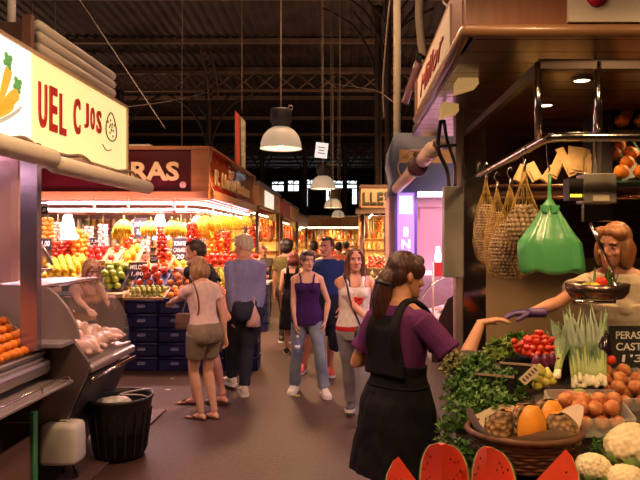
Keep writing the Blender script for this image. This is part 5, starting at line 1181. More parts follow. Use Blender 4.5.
cauli(V((X(593,1.94),1.94,Z(469,1.94))),.062,'small leafy cauliflower right of the last watermelon wedge')
cauli(V((X(627,1.88),1.88,Z(484,1.88))),.072,'cauliflower cut by the bottom edge below the largest one')
# clear boxes of peaches
CLR=glass('clear_plastic',(.85,.83,.78),.15,.28)
def clearbox(px0,px1,yb,yt,Yn,Yf,label,fl,n,r=.035):
    c=surf(px0,px1,yb,yt,Yn,Yf); tray(c,label,CLR,wall=.07,th=.004,name='clear_produce_box'); pile('peach',c,r,fl,'peach',fl.replace('peach ','peaches '),2,mx=n,sp=1.98)
clearbox(598,655,412,378,2.42,2.66,'clear plastic box of peaches just below the price board','peach in the clear box under the price board',40,.030)
clearbox(562,628,434,408,2.20,2.36,'open clear box of mixed peaches behind the small cauliflower','peach in the clear box behind the cauliflowers',30,.029)
for i,(px,py) in enumerate(((570,398),(579,396),(588,401),(577,405),(592,408),(584,411))): fruit('green_apple' if i%3 else 'apple',P(px,py,2.40),.033,'small greenish yellow apple beside the peach boxes','apple','greenish apples beside the peach boxes',name='green_apple')
# herbs
def herb(c,r,label,n=230,name='parsley_bunch',m_=LEAFD,up=1.0,drop=0,seed=0,ls=.020):
    random.seed(seed); t=thing(name,label,'herbs',c,group=None); m=MB(); st=MB()
    for i in range(n):
        a=random.uniform(0,2*PI); e=random.uniform(-.25,1.45); rr=r*random.uniform(.55,1.0); p=V((math.cos(a)*math.cos(e)*rr,math.sin(a)*math.cos(e)*rr*.8,math.sin(e)*rr*up-drop*random.random()*(math.cos(a)<-.1)))
        nn=p.normalized(); 
        for q in range(3):
            d=(V((random.uniform(-1,1),random.uniform(-1,1),random.uniform(-.4,.9)))+nn*.5).normalized(); s=d.cross(nn+V((.01,.02,0))).normalized(); L=ls*random.uniform(.7,1.2); o=p
            v=[m.bm.verts.new(o),m.bm.verts.new(o+d*L*.4+s*L*.42),m.bm.verts.new(o+d*L*.65+s*L*.18),m.bm.verts.new(o+d*L*1.1),m.bm.verts.new(o+d*L*.65-s*L*.18),m.bm.verts.new(o+d*L*.4-s*L*.42)]; m._f(v)
        if i%5==0: st.tube([V((0,0,-r*.1)),p*.5+V((0,0,.01)),p],.0016,4)
    st.ell((0,0,0),(r*.52,r*.42,r*.45*up),10,8)
    m.build('leaves',m_,t,w=False,recalc=False); st.build('stems',mat('herb_stem',(.035,.075,.015),.6),t,w=False); return t
herb(V((X(462,2.30),2.30,pz(2.30)+.03)),.115,'dark green parsley bunch spilling over the left counter corner',300,drop=.10,seed=1)
herb(V((X(492,2.33),2.33,pz(2.33)+.02)),.11,'parsley bunch right above the cream paper of the basket',280,seed=2)
herb(V((X(468,2.52),2.52,pz(2.52)-.01)),.11,'parsley bunch below the customer\'s forearm',300,seed=3)
herb(V((X(502,2.50),2.50,pz(2.50)+.01)),.10,'parsley bunch beside the black label crate',240,seed=4)
herb(V((X(456,2.12),2.14,pz(2.1)-.02)),.10,'lowest parsley bunch hanging left of the basket',240,drop=.16,seed=5)
herb(V((X(455,2.74),2.74,pz(2.74)-.03)),.065,'pale curly greens at the back left corner of the stand',200,name='curly_greens',m_=mat('curly_green',(.26,.26,.10),.6,var=.3,scale=12),seed=6)
herb(V((X(499,2.80),2.80,pz(2.80)-.01)),.07,'pale green lettuce head under the joined hands',200,name='lettuce_head',m_=mat('lettuce',(.20,.30,.06),.5,var=.3,scale=9),seed=7,ls=.03)
herb(V((X(517,2.84),2.84,pz(2.80)+.01)),.07,'dark leafy greens just left of the cherry tomatoes',160,name='leafy_greens',m_=LEAF,seed=8,ls=.035)
herb(V((X(606,2.12),2.14,pz(2.14)+.02)),.05,'small sprig of dark leaves behind the large cauliflower',110,name='leafy_sprig',seed=9)
herb(V((X(478,2.70),2.70,pz(2.70)-.02)),.075,'green leafy bunch under the customer\'s wrist',200,name='leafy_greens',m_=LEAFD,seed=10,ls=.024)
herb(V((X(512,2.66),2.66,pz(2.66)-.035)),.06,'small green bunch between the lettuce and the tomato bowl',150,name='leafy_greens',m_=LEAF,seed=11,ls=.024)
herb(V((X(534,2.30),2.30,pz(2.30)-.02)),.07,'low leafy bunch behind the pumpkin slices',160,name='leafy_greens',m_=LEAFD,seed=12)
random.seed(5)
# black crates with greens and labels
for px,py,Y,rz,l in ((497,384,2.52,-.45,'black plastic crate tilted among the herbs, the left of two'),(521,375,2.60,-.4,'black plastic crate under the tomato bowl, the right of two')):
    t=thing('black_crate',l,'crate',V((X(px,Y),Y,pz(Y)+.0)),rz); w,d,h=.15,.11,.085
    for a in ((-w/2,w/2,-d/2,-d/2+.006,0,h),(-w/2,w/2,d/2-.006,d/2,0,h),(-w/2,-w/2+.006,-d/2,d/2,0,h),(w/2-.006,w/2,-d/2,d/2,0,h)): m=MB(); m.bx(*a); m.build('side',BLACK,t,w=False)
    m=MB(); m.bx(-w/2,w/2,-d/2,d/2,0,.008); m.build('base',BLACK,t,w=False)
    m=MB(); m.bx(-w/2-.004,w/2+.004,-d/2-.004,-d/2+.002,h-.008,h); m.build('pale_edge',mat('crate_edge',(.35,.26,.18),.5),t,w=False)
t=thing('price_ticket','small tilted pale price ticket between the black crates and yellow squashes','ticket',P(530,380,2.42)); m=MB(); R=Matrix.Rotation(-.75,3,'Y')@Matrix.Rotation(-.5,3,'X'); m.box((0,0,.02),(.085,.006,.035),rot=R); m.build('card',mat('ticket_tan',(.45,.36,.22),.6),t,w=False)
m=MB(); 
for i in range(5): m.box(R@V((-.03+i*.015,-.004,0))+V((0,0,.02)),(.008,.002,.016),rot=R)
m.build('writing',mat('ticket_ink',(.08,.04,.03),.7),t,w=False)
# cherry tomatoes
bcn=V((X(539,2.72),2.72,pz(2.72)+.0)); t=thing('tomato_bowl','wide dark bowl heaped with small red tomatoes','bowl',bcn); m=MB(); m.lathe([(.05,0),(.09,.02),(.105,.055),(.10,.055),(.085,.026),(.01,.012)],seg=26); m.build('shell',BLACK,t,w=False)
k=0
for (n,R_,z) in ((17,.092,.062),(12,.062,.070),(7,.032,.075),(15,.078,.086),(10,.048,.096),(5,.02,.10),(10,.056,.112),(5,.026,.122),(2,.01,.14)):
    for j in range(n):
        a=2*PI*j/n+n*.3; fruit('tomato',bcn+V((R_*math.cos(a),R_*math.sin(a),z+random.uniform(-.003,.003))),.0155,'small round red tomato heaped in the dark bowl','tomato','cherry tomatoes heaped in the dark bowl',name='cherry_tomato')
for i,(px,py) in enumerate(((516,346),(519,350),(523,353),(527,348),(521,345),(528,354),(514,341),(532,356))): fruit('tomato',P(px,py,2.62),.014,'deep red radish beside the tomato bowl','radish','radishes at the left of the tomato bowl',name='radish')
for i,(px,py) in enumerate(((541,371),(548,375),(546,381),(538,379),(552,380),(537,385))): fruit('pear',P(px,py,2.46),.021,'small yellow squash below the dark tomato bowl','squash','yellow squashes below the tomato bowl',name='yellow_squash')
for i,(px,py) in enumerate(((536,363),(545,362),(552,361),(558,366))): 
    m=MB(); m.lathe([(.002,-.03),(.016,-.022),(.02,0),(.012,.03),(.004,.036)],seg=10); o=m.build('red_onion',mat('purple_onion',(.13,.015,.06),.3,coat=.4),w=False); o.location=P(px,py,2.56); tag(o,'purple onion in the shade under the tomato bowl','onion','purple onions under the tomato bowl')
# spring onions
for i in range(22):
    f=i/21; left=i<7
    bx_,by_=(555+f*10,378) if left else (574+ (i-7)/14*31,384+random.uniform(-3,4)); tx,ty=((561+i*1.6,322+random.uniform(-4,4)) if left else (565+(i-7)/14*40,316+random.uniform(-5,5)))
    b=P(bx_,by_,2.44); tp=P(tx,ty,2.86); t=thing('spring_onion','long spring onion with white bulb and green leaves, in the bundle beside the tomatoes','spring onion',b,group='bundle of spring onions beside the tomatoes')
    d=tp-b; m=MB(); m.tube([V((0,0,0)),d*.02,d*.05,d*.12],[.003,.0110,.009,.007],8,sub=2); m.build('bulb',BULB,t,w=False); m=MB(); m.tube([d*.11,d*.25,d*.48],[.0072,.0065,.0055],8,sub=2); m.build('stem',mat('leek_stem',(.30,.38,.12),.45),t,w=False)
    m=MB()
    for q in range(6): dd=(d.normalized()+V((random.uniform(-.16,.16),random.uniform(-.05,.10),random.uniform(-.03,.12)))); blade(m,d*random.uniform(.22,.36),dd,d.length*random.uniform(.6,.85),.0135,(random.uniform(-.15,.15),0,random.uniform(-.45,.0)),8)
    m.build('green_leaves',LEEKG,t,w=False,recalc=False)
m=MB(); m.tube([P(604,374,2.62),P(604,360,2.63),P(605,345,2.64),P(606,334,2.65)],[.012,.030,.026,.010],12,sub=3); m.mi=1; m.tube([P(606,336,2.65),P(606,330,2.65)],[.012,.006],8); tag(m.build('aubergine',[mat('aubergine_skin',(.02,.008,.02),.2,coat=.6),STEM]),'dark aubergine standing between spring onions and price board','aubergine')
board(612,664,326,368,2.62,[('PERAS DE',.92),('CASTELL',.95),('1\'35',.75)],'hand lettered black price board for pears at the right edge',.22)
fruit('tomato',P(611,360,2.60),.022,'single red tomato at the foot of the pear price board','tomato',None)
# ---------------------------------------------------------------- STALL D (pink lit, blue grey fascia)
tp=thing('market_stall','pink lit stall with blue grey fascia, beyond the right hand stall','stall',(2.2,9,0)); Yd=7.7; x0=X(391,Yd)
m=MB(); rs=[]
for y in (Yd,8.7): rs.append([V((x0+.05,y,3.08)),V((x0+.0,y,2.95)),V((x0-.02,y,2.75)),V((x0+.03,y,2.5)),V((x0-.03,y,2.30)),V((3.6,y,2.30)),V((3.6,y,3.08))])
m.rings(rs); m.build('fascia',BLU,tp)
m=MB(); m.bx(X(399,Yd),3.5,Yd-.03,Yd,Z(163,Yd),Z(150,Yd)); m.build('yellow_band',mat('yellow_band',(.72,.48,.14),.5),tp)
text('600',.09,.05,(X(405,Yd),Yd-.035,Z(157,Yd)),(1,0,0),(0,0,1),mat('band_ink',(.2,.15,.05),.6),tp,depth=.004)
m=MB(); m.tube([P(413,154,Yd-.04),P(415,157,Yd-.04),P(418,153,Yd-.04)],.008,6); m.tube([P(415,157,Yd-.04),P(415,152,Yd-.04)],.008,6); m.build('band_mark',mat('band_ink',(.2,.15,.05),.6),tp)
m=MB(); m.bx(X(414,Yd),3.4,Yd+.04,Yd+.2,Z(196,Yd),Z(181,Yd)); m.build('light_trough',lit('pink_white_trough',(1,.82,.95),1.8),tp)
m=MB(); m.bx(X(397,Yd),X(414,Yd),Yd-.05,Yd+.02,.9,Z(193,Yd)); m.build('lit_lightbox',mat('lightbox_violet',(.30,.15,.45),.4,emit=.42,ecol=(.62,.33,.95)),tp)
m=MB(); m.bx(X(394.5,Yd),X(397,Yd),Yd-.07,Yd+.03,.9,Z(192,Yd)); m.bx(X(414,Yd),X(416.5,Yd),Yd-.07,Yd+.03,.9,Z(192,Yd)); m.build('blue_frame',mat('violet_blue',(.08,.06,.35),.4),tp)
LW=lit('lightbox_white',(1,.9,1),1.3)
for s,py,h in (('I',232,9),('N',244,9)): text(s,.05 if s=='I' else .10,h*Yd/F,(X(405.5,Yd),Yd-.055,Z(py,Yd)),(1,0,0),(0,0,1),LW,tp,depth=.006,bold=.02)
m=MB()
for py,w in ((251,.09),(254.5,.13),(258,.10)): m.bx(X(405.5,Yd)-w/2,X(405.5,Yd)+w/2,Yd-.056,Yd-.05,Z(py,Yd)-.008,Z(py,Yd)+.006)
m.build('small_print',LW,tp)
m=MB(); m.bx(X(399,Yd),X(412,Yd),Yd-.054,Yd-.05,Z(214,Yd),Z(196,Yd)); m.build('white_area',lit('lightbox_pale',(.8,.82,1),.6),tp)
PW=mat('pink_wall',(.50,.25,.30),.5)
m=MB(); m.bx(X(416.5,Yd),3.4,Yd+.3,Yd+.35,0,2.3); m.build('pink_wall',PW,tp)
m=MB(); m.bx(X(417,Yd),X(443,Yd),Yd+.27,Yd+.3,Z(206,Yd),Z(203,Yd)); m.bx(X(417,Yd),X(419,Yd),Yd+.27,Yd+.3,.9,Z(203,Yd)); m.bx(X(422,Yd),X(422.8,Yd),Yd+.27,Yd+.3,Z(218,Yd),Z(207,Yd)); m.build('wall_moulding',mat('pink_trim',(.45,.2,.25),.5),tp)
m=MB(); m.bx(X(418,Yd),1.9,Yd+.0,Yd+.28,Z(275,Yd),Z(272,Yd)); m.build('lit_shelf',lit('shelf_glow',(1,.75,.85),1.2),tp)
for x in (1.3,2.4): m=MB(); m.cyl((x-.5,7.3,2.30),(x+.5,7.3,2.30),.018,8); m.build('light_tube',TUBEP,tp)
m=MB(); m.bx(x0-.02,x0+.05,Yd+.05,8.6,0,2.3); m.build('side_wall',mat('pink_side',(.5,.3,.3),.5),tp)
# awning rollers of that stall
for y0_,y1_,x_,z_ in ((5.35,7.9,.58,2.385),(4.72,5.30,.62,2.43)):
    m=MB(); m.tube([(x_,y0_,z_),(x_,y1_,z_)],.062,16); r=m.build('awning_roller',mat('roller_pink',(.60,.44,.36),.4),tp)
    c=MB(); q=.088 if y0_>5 else .064; c.tube([(x_,y0_-.05,z_),(x_,y0_-.045,z_),(x_,y0_+.04,z_)],[q*.85,q,q],18); c.build('end_cap',mat('cap_maroon',(.045,.012,.018),.4) if y0_>5 else MATS['roller_pink'],r)
m=MB(); m.tube([P(402,180,6.5),P(398,165,6.4),P(408,152,6.2),P(420,150,5.4),P(432,146,4.8)],.010,6,sub=5); m.build('awning_arm',mat('arm_pale',(.55,.42,.35),.4,.4),tp)
m=MB(); m.bx(.62,.72,4.62,7.6,2.46,2.50); m.build('awning_fabric_rail',mat('roller_pink',(.60,.44,.36),.4),tp)
m=MB(); m.bx(X(425,4.6),X(462,4.6),4.6,5.1,2.74,2.76); m.build('pink_spill_soffit',mat('pink_spill_soffit',(.50,.24,.32),.4),tp)  # pink light spilling from the stall put into this plane's colour
# tall pipe, hose and pink tube
m=MB(); m.cyl((X(397,8.4),8.4,3.09),(X(397,8.4),8.4,zr(8.4)-.2),.050,16); tag(m.build('vent_pipe',mat('pale_pipe',(.60,.55,.38),.4,var=.08,scale=3)),'tall pale vertical pipe rising from the blue grey stall','pipe')
m=MB(); m.tube([P(421,-12,5.2),P(419,10,5.2),P(421,40,5.2),P(423,55,5.15),P(420,62,5.1)],.034,12,sub=5); tag(m.build('cream_hose',mat('cream_hose',(.62,.54,.36),.5)),'thick cream hose hanging beside the right canopy sign','hose')
m=MB(); m.tube([P(421,57,5.1),P(413,78,5.2),P(405,103,5.3)],.032,14); m.mi=1; m.tube([P(422,55,5.09),P(419,61,5.12)],.038,14); tag(m.build('wrapped_tube',[mat('pink_tube',(.42,.22,.24),.3,coat=.5),BLACK]),'pinkish wrapped tube slanting under the cream hose','tube')
cable([P(440,-10,4.6),P(444,2,4.5),P(449,10,4.2),P(440,28,4.4),P(428,62,5)],.012,'yellowish cable by the top corner of the side sign board','cables by the canopy',m_=mat('yellow_cable',(.45,.33,.16),.5))
# seafood counter
tk=thing('glass_display_counter','glass seafood counter with pale fish and ice behind the apron customer','counter',(.95,6.0,0))
m=MB(); m.prism([(.72,4.75,.0),(.72,4.75,.80),(1.7,4.75,1.08),(1.7,4.75,0)],(0,2.6,0)); m.build('base_cabinet',STEELD,tk)
m=MB(); m.prism([(.62,4.70,.82),(.62,4.70,1.02),(.74,4.70,1.30),(.95,4.70,1.44),(1.7,4.70,1.44),(1.7,4.70,.82)],(0,.03,0)); m.build('side_panel',mat('counter_dark',(.05,.03,.03),.3,.3),tk)
m=MB(); m.prism([(.64,4.75,.80),(.64,4.75,.86),(1.7,4.75,1.14),(1.7,4.75,1.08)],(0,2.6,0)); m.build('ice_bed',mat('crushed_ice',(.75,.62,.64),.4,var=.15,scale=30,bump=.5),tk)
m=MB()
for a,b in (((.63,.90),(.66,1.10)),((.66,1.10),(.78,1.30)),((.78,1.30),(.98,1.42))):
    m._f([m.bm.verts.new((a[0],4.75,a[1])),m.bm.verts.new((a[0],7.3,a[1])),m.bm.verts.new((b[0],7.3,b[1])),m.bm.verts.new((b[0],4.75,b[1]))])
m.build('curved_glass',GLASS,tk)
m=MB(); m.tube([(.64,4.74,.90),(.66,4.74,1.10),(.78,4.74,1.30),(.98,4.74,1.42)],.010,6,sub=4); m.tube([(.66,6.05,1.1),(.78,6.05,1.30),(.98,6.05,1.42)],.010,6,sub=3); m.cyl((.98,4.74,1.42),(.98,7.3,1.42),.012,8); m.build('glass_rail',CHROME,tk)
def fishmesh(m_):
    m=MB(); m.tube([(-.14,0,0),(-.09,0,.01),(0,0,.014),(.08,0,.01),(.13,0,.004)],[.006,.026,.036,.022,.006],10,sub=3,flat=.6); m.prism([(.12,-.003,.0),(.17,-.004,.03),(.155,-.004,0),(.17,-.004,-.03)],(0,.006,0)); m.prism([(-.02,0,.03),(.03,0,.05),(.05,0,.025)],(0,.004,0))
    me=bpy.data.meshes.new('fish'); bmesh.ops.recalc_face_normals(m.bm,faces=m.bm.faces[:]); m.bm.to_mesh(me); m.bm.free(); me.materials.append(m_); return me
FM=[fishmesh(mat('fish_silver',(.55,.48,.45),.25,.4)),fishmesh(mat('fish_pink',(.72,.30,.22),.3)),fishmesh(mat('fish_gold',(.70,.48,.18),.3))]
for i in range(60):
    x=.72+(i%5)*.14; y=4.95+(i//5)*.18; z=.885+(x-.64)*.264; o=hang(FM[random.randrange(3)],'fish',(x,y,z),'whole fish lying on ice in the glass seafood counter','fish','fish on ice in the seafood counter',.9,random.uniform(-.4,.4)+PI/2)
t=thing('counter_lantern','small red box lamp with a white top on the pink stall counter','lamp',P(438,276,6.3)); m=MB(); m.bx(-.035,.045,-.04,.04,0,.14); m.build('red_base',mat('lantern_red',(.45,.02,.03),.4),t,w=False); m=MB(); m.lathe([(.03,.14),(.035,.2),(.02,.28),(.022,.30)],seg=12); m.build('white_top',lit('lantern_white',(1,.85,.75),1.3),t,w=False)
m=MB(); m.cyl(P(433,320,6.2),P(433,262,6.2),.012,8); tag(m.build('counter_post',mat('post_pinkish',(.7,.5,.45),.4)),'thin pale post on the seafood counter by the red lantern','post')
# ---------------------------------------------------------------- PEOPLE
random.seed(11)
def wl(loc,rz,p): return Matrix.Rotation(-rz,3,'Z')@(V(p)-V(loc))
SK1=('fair',(.62,.34,.22)); SK2=('tan',(.50,.25,.14)); SK3=('ruddy',(.60,.28,.18)); SK4=('olive',(.42,.21,.12))
FLIP=mat('flipflop_rubber',(.06,.02,.02),.6); SNK=mat('sneaker_white',(.62,.58,.50),.6)
DENIM=mat('denim_blue',(.095,.13,.21),.8,col2=(.24,.28,.34),scale=5,bump=.2,bscale=180); DENG=mat('denim_grey',(.20,.20,.22),.8,col2=(.33,.33,.34),scale=5,bump=.2,bscale=180)
# 1 woman in khaki shorts
L0=V((-1.42,6.05,0)); rz=-2.30
p=Person('woman in pale top and khaki shorts pointing at fruit, seen from behind',L0,rz,1.60,'f',SK1,lean=.12,head=(.15,.30,0),hands={'L':wl(L0,rz,P(163,308,6.55)),'R':wl(L0,rz,P(226,340,6.2))},elbow={'L':(.6,.2,-1),'R':(-1,.6,.1)},feet={'L':wl(L0,rz,(X(200,6.0),6.05,0)),'R':wl(L0,rz,(X(215,6.1),6.08,0))},toe={'L':.3,'R':.1},voxel=.009,w=1.0)
p.face(); p.shirt(cloth('pale_pink',(.66,.48,.42)),hem=.90,sleeve=.42,name='top',loose=.014); p.trousers(cloth('khaki',(.23,.18,.12)),1.0,.62,.024,name='shorts'); p.flipflops(FLIP); p.hair(hairmat('blonde_brown',(.20,.095,.04),(.42,.24,.10)),'bob')
m=MB(); h=p.ha['L']; d=(p.ha['L']-p.el['L']).normalized(); m.tube([h-d*.03,h-d*.015],.031,14); m.build('bracelet',mat('bracelet',(.6,.5,.4),.3,.6),p.root,w=False)
# shoulder bag
bl=V((X(190,6.2),6.12,Z(329,6.15))); t=thing('shoulder_bag','brown leather shoulder bag on the back of the woman in shorts','bag',bl,-.25); BL=mat('brown_leather',(.16,.085,.065),.45,var=.2,scale=8)
m=MB(); rs=[]
for z,w_,d_ in ((0,.118,.03),(.015,.130,.042),(.08,.128,.045),(.145,.118,.03),(.16,.11,.018)): rs.append([V((w_*math.copysign(abs(math.cos(a))**.5,math.cos(a)),d_*math.copysign(abs(math.sin(a))**.6,math.sin(a)),z)) for a in [2*PI*k/24 for k in range(24)]])
m.rings(rs); m.build('pouch',BL,t,w=False)
m=MB(); m.box((0,-.043,.11),(.22,.008,.09),bev=.003); m.build('flap',BL,t,w=False)
R_=Matrix.Rotation(.25,3,'Z'); q=lambda px,py,Y: R_@(P(px,py,Y)-bl)
m=MB(); m.tube([q(197,318,5.98),q(199,309,5.87),q(198,297,5.83),q(195,287,5.83),q(192,279,5.93),q(190,276,6.05),q(190,282,6.20),q(186,300,6.26),q(182,314,6.14)],.0085,8,sub=5,flat=.5); m.build('strap',BL,t,w=False)
# 2 dark haired man
L0=V((-1.52,6.72,0)); rz=-1.75
p=Person('dark haired man in a black shirt and dark shorts, leaning over the fruit',L0,rz,1.77,'m',SK3,lean=.22,head=(.1,.2,0),hands={'L':wl(L0,rz,P(172,268,7.3)),'R':wl(L0,rz,P(230,322,6.6))},elbow={'L':(.5,.2,-1)},feet={'L':wl(L0,rz,(X(196,6.65),6.62,0)),'R':wl(L0,rz,(X(224,6.62),6.58,0))},voxel=.009)
p.face(); p.shirt(cloth('black_shirt',(.016,.016,.02)),sleeve=.6); p.trousers(cloth('dark_shorts',(.085,.055,.035)),1.0,.95,.03,name='shorts'); p.flipflops(FLIP); p.hair(hairmat('dark',(.022,.012,.008),(.05,.028,.018)),'short')
# 3 old man
L0=V((-1.17,7.02,0)); rz=-2.55
p=Person('grey haired man in a lilac blue shirt and dark jeans, seen from behind',L0,rz,1.82,'m',SK3,lean=.08,head=(.55,.15,0),hands={'L':wl(L0,rz,P(232,326,6.95)),'R':wl(L0,rz,P(257,318,6.95))},elbow={'L':(.5,1,0),'R':(-.5,1,0)},feet={'L':wl(L0,rz,(X(232,7.35),7.3,0)),'R':wl(L0,rz,(X(243,6.9),6.98,0))},toe={'L':0,'R':-.3},voxel=.009,w=1.02)
p.face(); p.shirt(cloth('lilac_shirt',(.22,.22,.40)),hem=.93,sleeve=1.75,off=.018,loose=.004,fold=.008); p.belt(mat('belt_black',(.02,.015,.015),.4)); p.trousers(cloth('dark_jeans',(.030,.033,.052)),.99,1.93,.024); p.shoes(SNK); p.hair(hairmat('grey',(.42,.34,.24),(.72,.62,.45)),'short')
t=thing('plastic_bag','pale pink plastic bag carried by the grey haired man','bag',P(253.5,327,6.93)); m=MB(); rs=[]
for z,w_ in ((0,.05),(.01,.075),(.1,.07),(.18,.05),(.24,.025),(.30,.014)): rs.append([V((w_*math.cos(a)*(1+.12*math.sin(4*a)),w_*.6*math.sin(a),z)) for a in [2*PI*k/18 for k in range(18)]])
m.rings(rs); m.build('film',mat('bag_pink',(.66,.42,.40),.4,coat=.3),t,w=False); m=MB(); m.tube([(-.01,0,.29),(0,0,.34),(.015,0,.30)],.006,6,sub=3); m.build('handle',mat('bag_pink',(.66,.42,.40),.4),t,w=False)
# 4 purple top
L0=V((-.49,7.1,0)); rz=.08
p=Person('woman in a purple tank top and jeans walking up the aisle',L0,rz,1.63,'f',SK1,head=(.35,0,.03),hands={'R':wl(L0,rz,P(296,338,6.95)),'L':wl(L0,rz,P(325,322,7.05))},elbow={'R':(-1,.6,0),'L':(1,.4,0)},feet={'R':wl(L0,rz,(X(294,7.15),7.2,0)),'L':wl(L0,rz,(X(324,6.95),7.0,0))},voxel=.009)
p.face(); p.tank(cloth('purple_jersey',(.040,.012,.085)),hem=.82,top=1.315,off=.013,flare=.10); p.trousers(DENIM,.97,1.95,.013,flare=.03); p.shoes(SNK); p.hair(hairmat('brown_updo',(.045,.02,.012),(.10,.05,.03)),'bun')
m=MB(); 
for sg in (1,-1): m.tube([p.L(sg*.012,-.062,.098),p.L(sg*.045,-.055,.098),p.L(sg*.066,-.03,.092)],[.010,.018,.012],8,sub=3)
m.build('sunglasses',BLACK,p.root,w=False)
t=thing('water_bottle','small clear blue bottle in the purple top woman\'s hand','bottle',P(297.5,353,6.93)); m=MB(); m.lathe([(.028,0),(.031,.01),(.031,.12),(.013,.16),(.013,.18)],seg=14); m.build('body',mat('bottle_blue',(.22,.25,.45),.15,alpha=.75),t,w=False); m=MB(); m.lathe([(.015,.175),(.015,.195),(.001,.196)],seg=12); m.build('cap',WHITE,t,w=False); m=MB(); m.lathe([(.0315,.05),(.0315,.09)],seg=14); m.build('paper_band',WHITE,t,w=False)
# 5 blue polo man
L0=V((X(327,8.1),8.1,0)); rz=-.05
p=Person('dark haired man in a blue polo shirt behind the purple top woman',L0,rz,1.79,'m',SK3,head=(-.45,0,0),hands={'L':wl(L0,rz,P(340,318,7.95)),'R':wl(L0,rz,P(313,318,8.0))},feet={'R':wl(L0,rz,(X(303,8.2),8.2,0)),'L':wl(L0,rz,(X(330,8.1),8.1,0))},voxel=.009)
p.face(); p.shirt(cloth('blue_polo',(.022,.045,.17)),sleeve=.75,loose=.012); p.trousers(cloth('navy_shorts',(.02,.022,.035)),1.0,1.0,.03,name='shorts'); p.shoes(mat('red_trainer',(.55,.08,.05),.5),name='trainer'); p.hair(hairmat('dark',(.022,.012,.008)),'short')
t=thing('jacket','dark jacket carried at the side of the blue polo man','jacket',P(334,351,7.85)); m=MB(); m.tube([(0,0,0),(.01,0,.08),(0,0,.22),(-.01,0,.36)],[.05,.085,.075,.03],12,sub=3,flat=.6); me=remesh(m,.012,2); meshobj(me,'cloth',cloth('dark_jacket',(.018,.016,.024)),t,.015,14)
# 6 white tank
L0=V((.045,6.0,0)); rz=.0
p=Person('woman in a white tank top with a red flower, walking up the aisle',L0,rz,1.68,'f',SK3,head=(.18,-.02,0),hands={'R':wl(L0,rz,P(370,322,5.72)),'L':wl(L0,rz,P(376,322,5.8))},elbow={'R':(-1,.2,-.6),'L':(1,.3,-.5)},feet={'R':wl(L0,rz,(X(352,6.25),6.35,0)),'L':wl(L0,rz,(X(362,5.85),5.88,0))},toe={'R':-.1,'L':0},voxel=.009)
p.face(); p.tank(cloth('white_jersey',(.74,.66,.62)),hem=.93,top=1.31,off=.013,flare=.03,sr=.013); p.tank(cloth('red_underlayer',(.55,.03,.03)),hem=.88,top=1.0,off=.010,name='underlayer',strapx=.01,zt=1.0) if False else None
p.garment('red_hem',cloth('red_underlayer',(.55,.03,.03)),lambda mb:p.torso(mb,.885,.96,.016)); p.trousers(DENG,.93,1.95,.012,flare=.035); p.shoes(mat('dark_shoe',(.05,.04,.04),.5)); p.hair(hairmat('auburn_long',(.07,.024,.012),(.17,.06,.028)),'long')
# red flower print
m=MB(); k=p.s
for i in range(9):
    a=i*.7; r=.045 if i%2 else .03; c_=p.T(V((.03+r*math.cos(a),0,1.17+r*.8*math.sin(a)))); m.ell((c_.x,-.126-.012*(1.2-1.17)+ (.0),c_.z),(.017,.014,.013),8,6)
m.ell((.03*k,-.122,1.17*k),(.022,.014,.02),8,6); m.build('flower_print',mat('print_red',(.55,.015,.02),.7),p.root,w=False)
t=thing('crossbody_bag','small black bag on a wide strap worn by the white tank top woman','bag',P(361,351,5.72)); m=MB(); rs=[]
for z,w_,d_ in ((0,.05,.025),(.01,.062,.036),(.15,.062,.036),(.22,.05,.025),(.225,.04,.018)): rs.append([V((w_*math.copysign(abs(math.cos(a))**.5,math.cos(a)),d_*math.sin(a),z)) for a in [2*PI*k/20 for k in range(20)]])
m.rings(rs); m.build('pouch',BLACK,t,w=False); o=wpos(t)
m=MB(); m.tube([q_-o for q_ in (P(363,331,5.74),P(357,318,5.80),P(350,300,5.84),P(347,285,5.86),P(344,276,5.93),P(345,274,6.03))],.013,8,sub=5,flat=.4); m.build('strap',BLACK,t,w=False)
# 7 apron customer
L0=V((.24,3.12,0)); rz=2.42
p=Person('ponytailed woman in a purple shirt and black apron reaching out a hand, nearest the camera',L0,rz,1.70,'f',SK2,lean=.05,twist=-.10,head=(-.35,.18,0),hands={'R':wl(L0,rz,P(481,323,3.02)),'L':wl(L0,rz,P(392,345,3.42))},elbow={'R':(-.4,.3,-1),'L':(.25,1,-.2)},hdir={'R':tuple(Matrix.Rotation(-rz,3,'Z')@V((1,-.05,.22)))},feet={},voxel=.0065,w=.98,curl=.22,arms=1.1)
p.face(); PU=cloth('plum_shirt',(.115,.028,.115)); p.shirt(PU,hem=.95,sleeve=.70,off=.014,loose=.012,fold=.006)
AP=cloth('black_apron',(.010,.009,.012),.8)
p.trousers(cloth('black_trousers',(.014,.012,.015)),1.0,1.95,.018)
p.skirt(AP,1.02,.60,.035,.035,name='apron_skirt',off=.028,fold=.010); 
def bib(mb):
    k=p.s; p.torso(mb,.98,1.13,.026)
    for sg in (1,-1):
        f=p.tr(1.2,.026); yb=f[3]+f[2]*p.w
        mb.tube([p.T(V((sg*.085*k,(yb-.01)*k,1.14*k))),p.T(V((sg*.085*k,(yb+.015)*k,1.26*k))),p.T(V((sg*.075*k,(yb+.005)*k,1.34*k))),p.T(V((sg*.068*k,.05*k,1.435*k))),p.T(V((sg*.075*k,-.03*k,1.44*k))),p.T(V((sg*.085*k,-.125*k,1.36*k))),p.T(V((sg*.085*k,-.15*k,1.18*k)))],.026*k,8,sub=5,flat=.6)
    mb.tube([p.T(V((0,(p.tr(1.2,.026)[3]+p.tr(1.2,.026)[2]*p.w-.012)*k,1.08*k))),p.T(V((.0,.108*k,1.20*k))),p.T(V((0,.115*k,1.30*k))),p.T(V((0,.09*k,1.37*k)))],[.14*k,.12*k,.095*k,.08*k],12,flat=.22,up=(0,0,1))
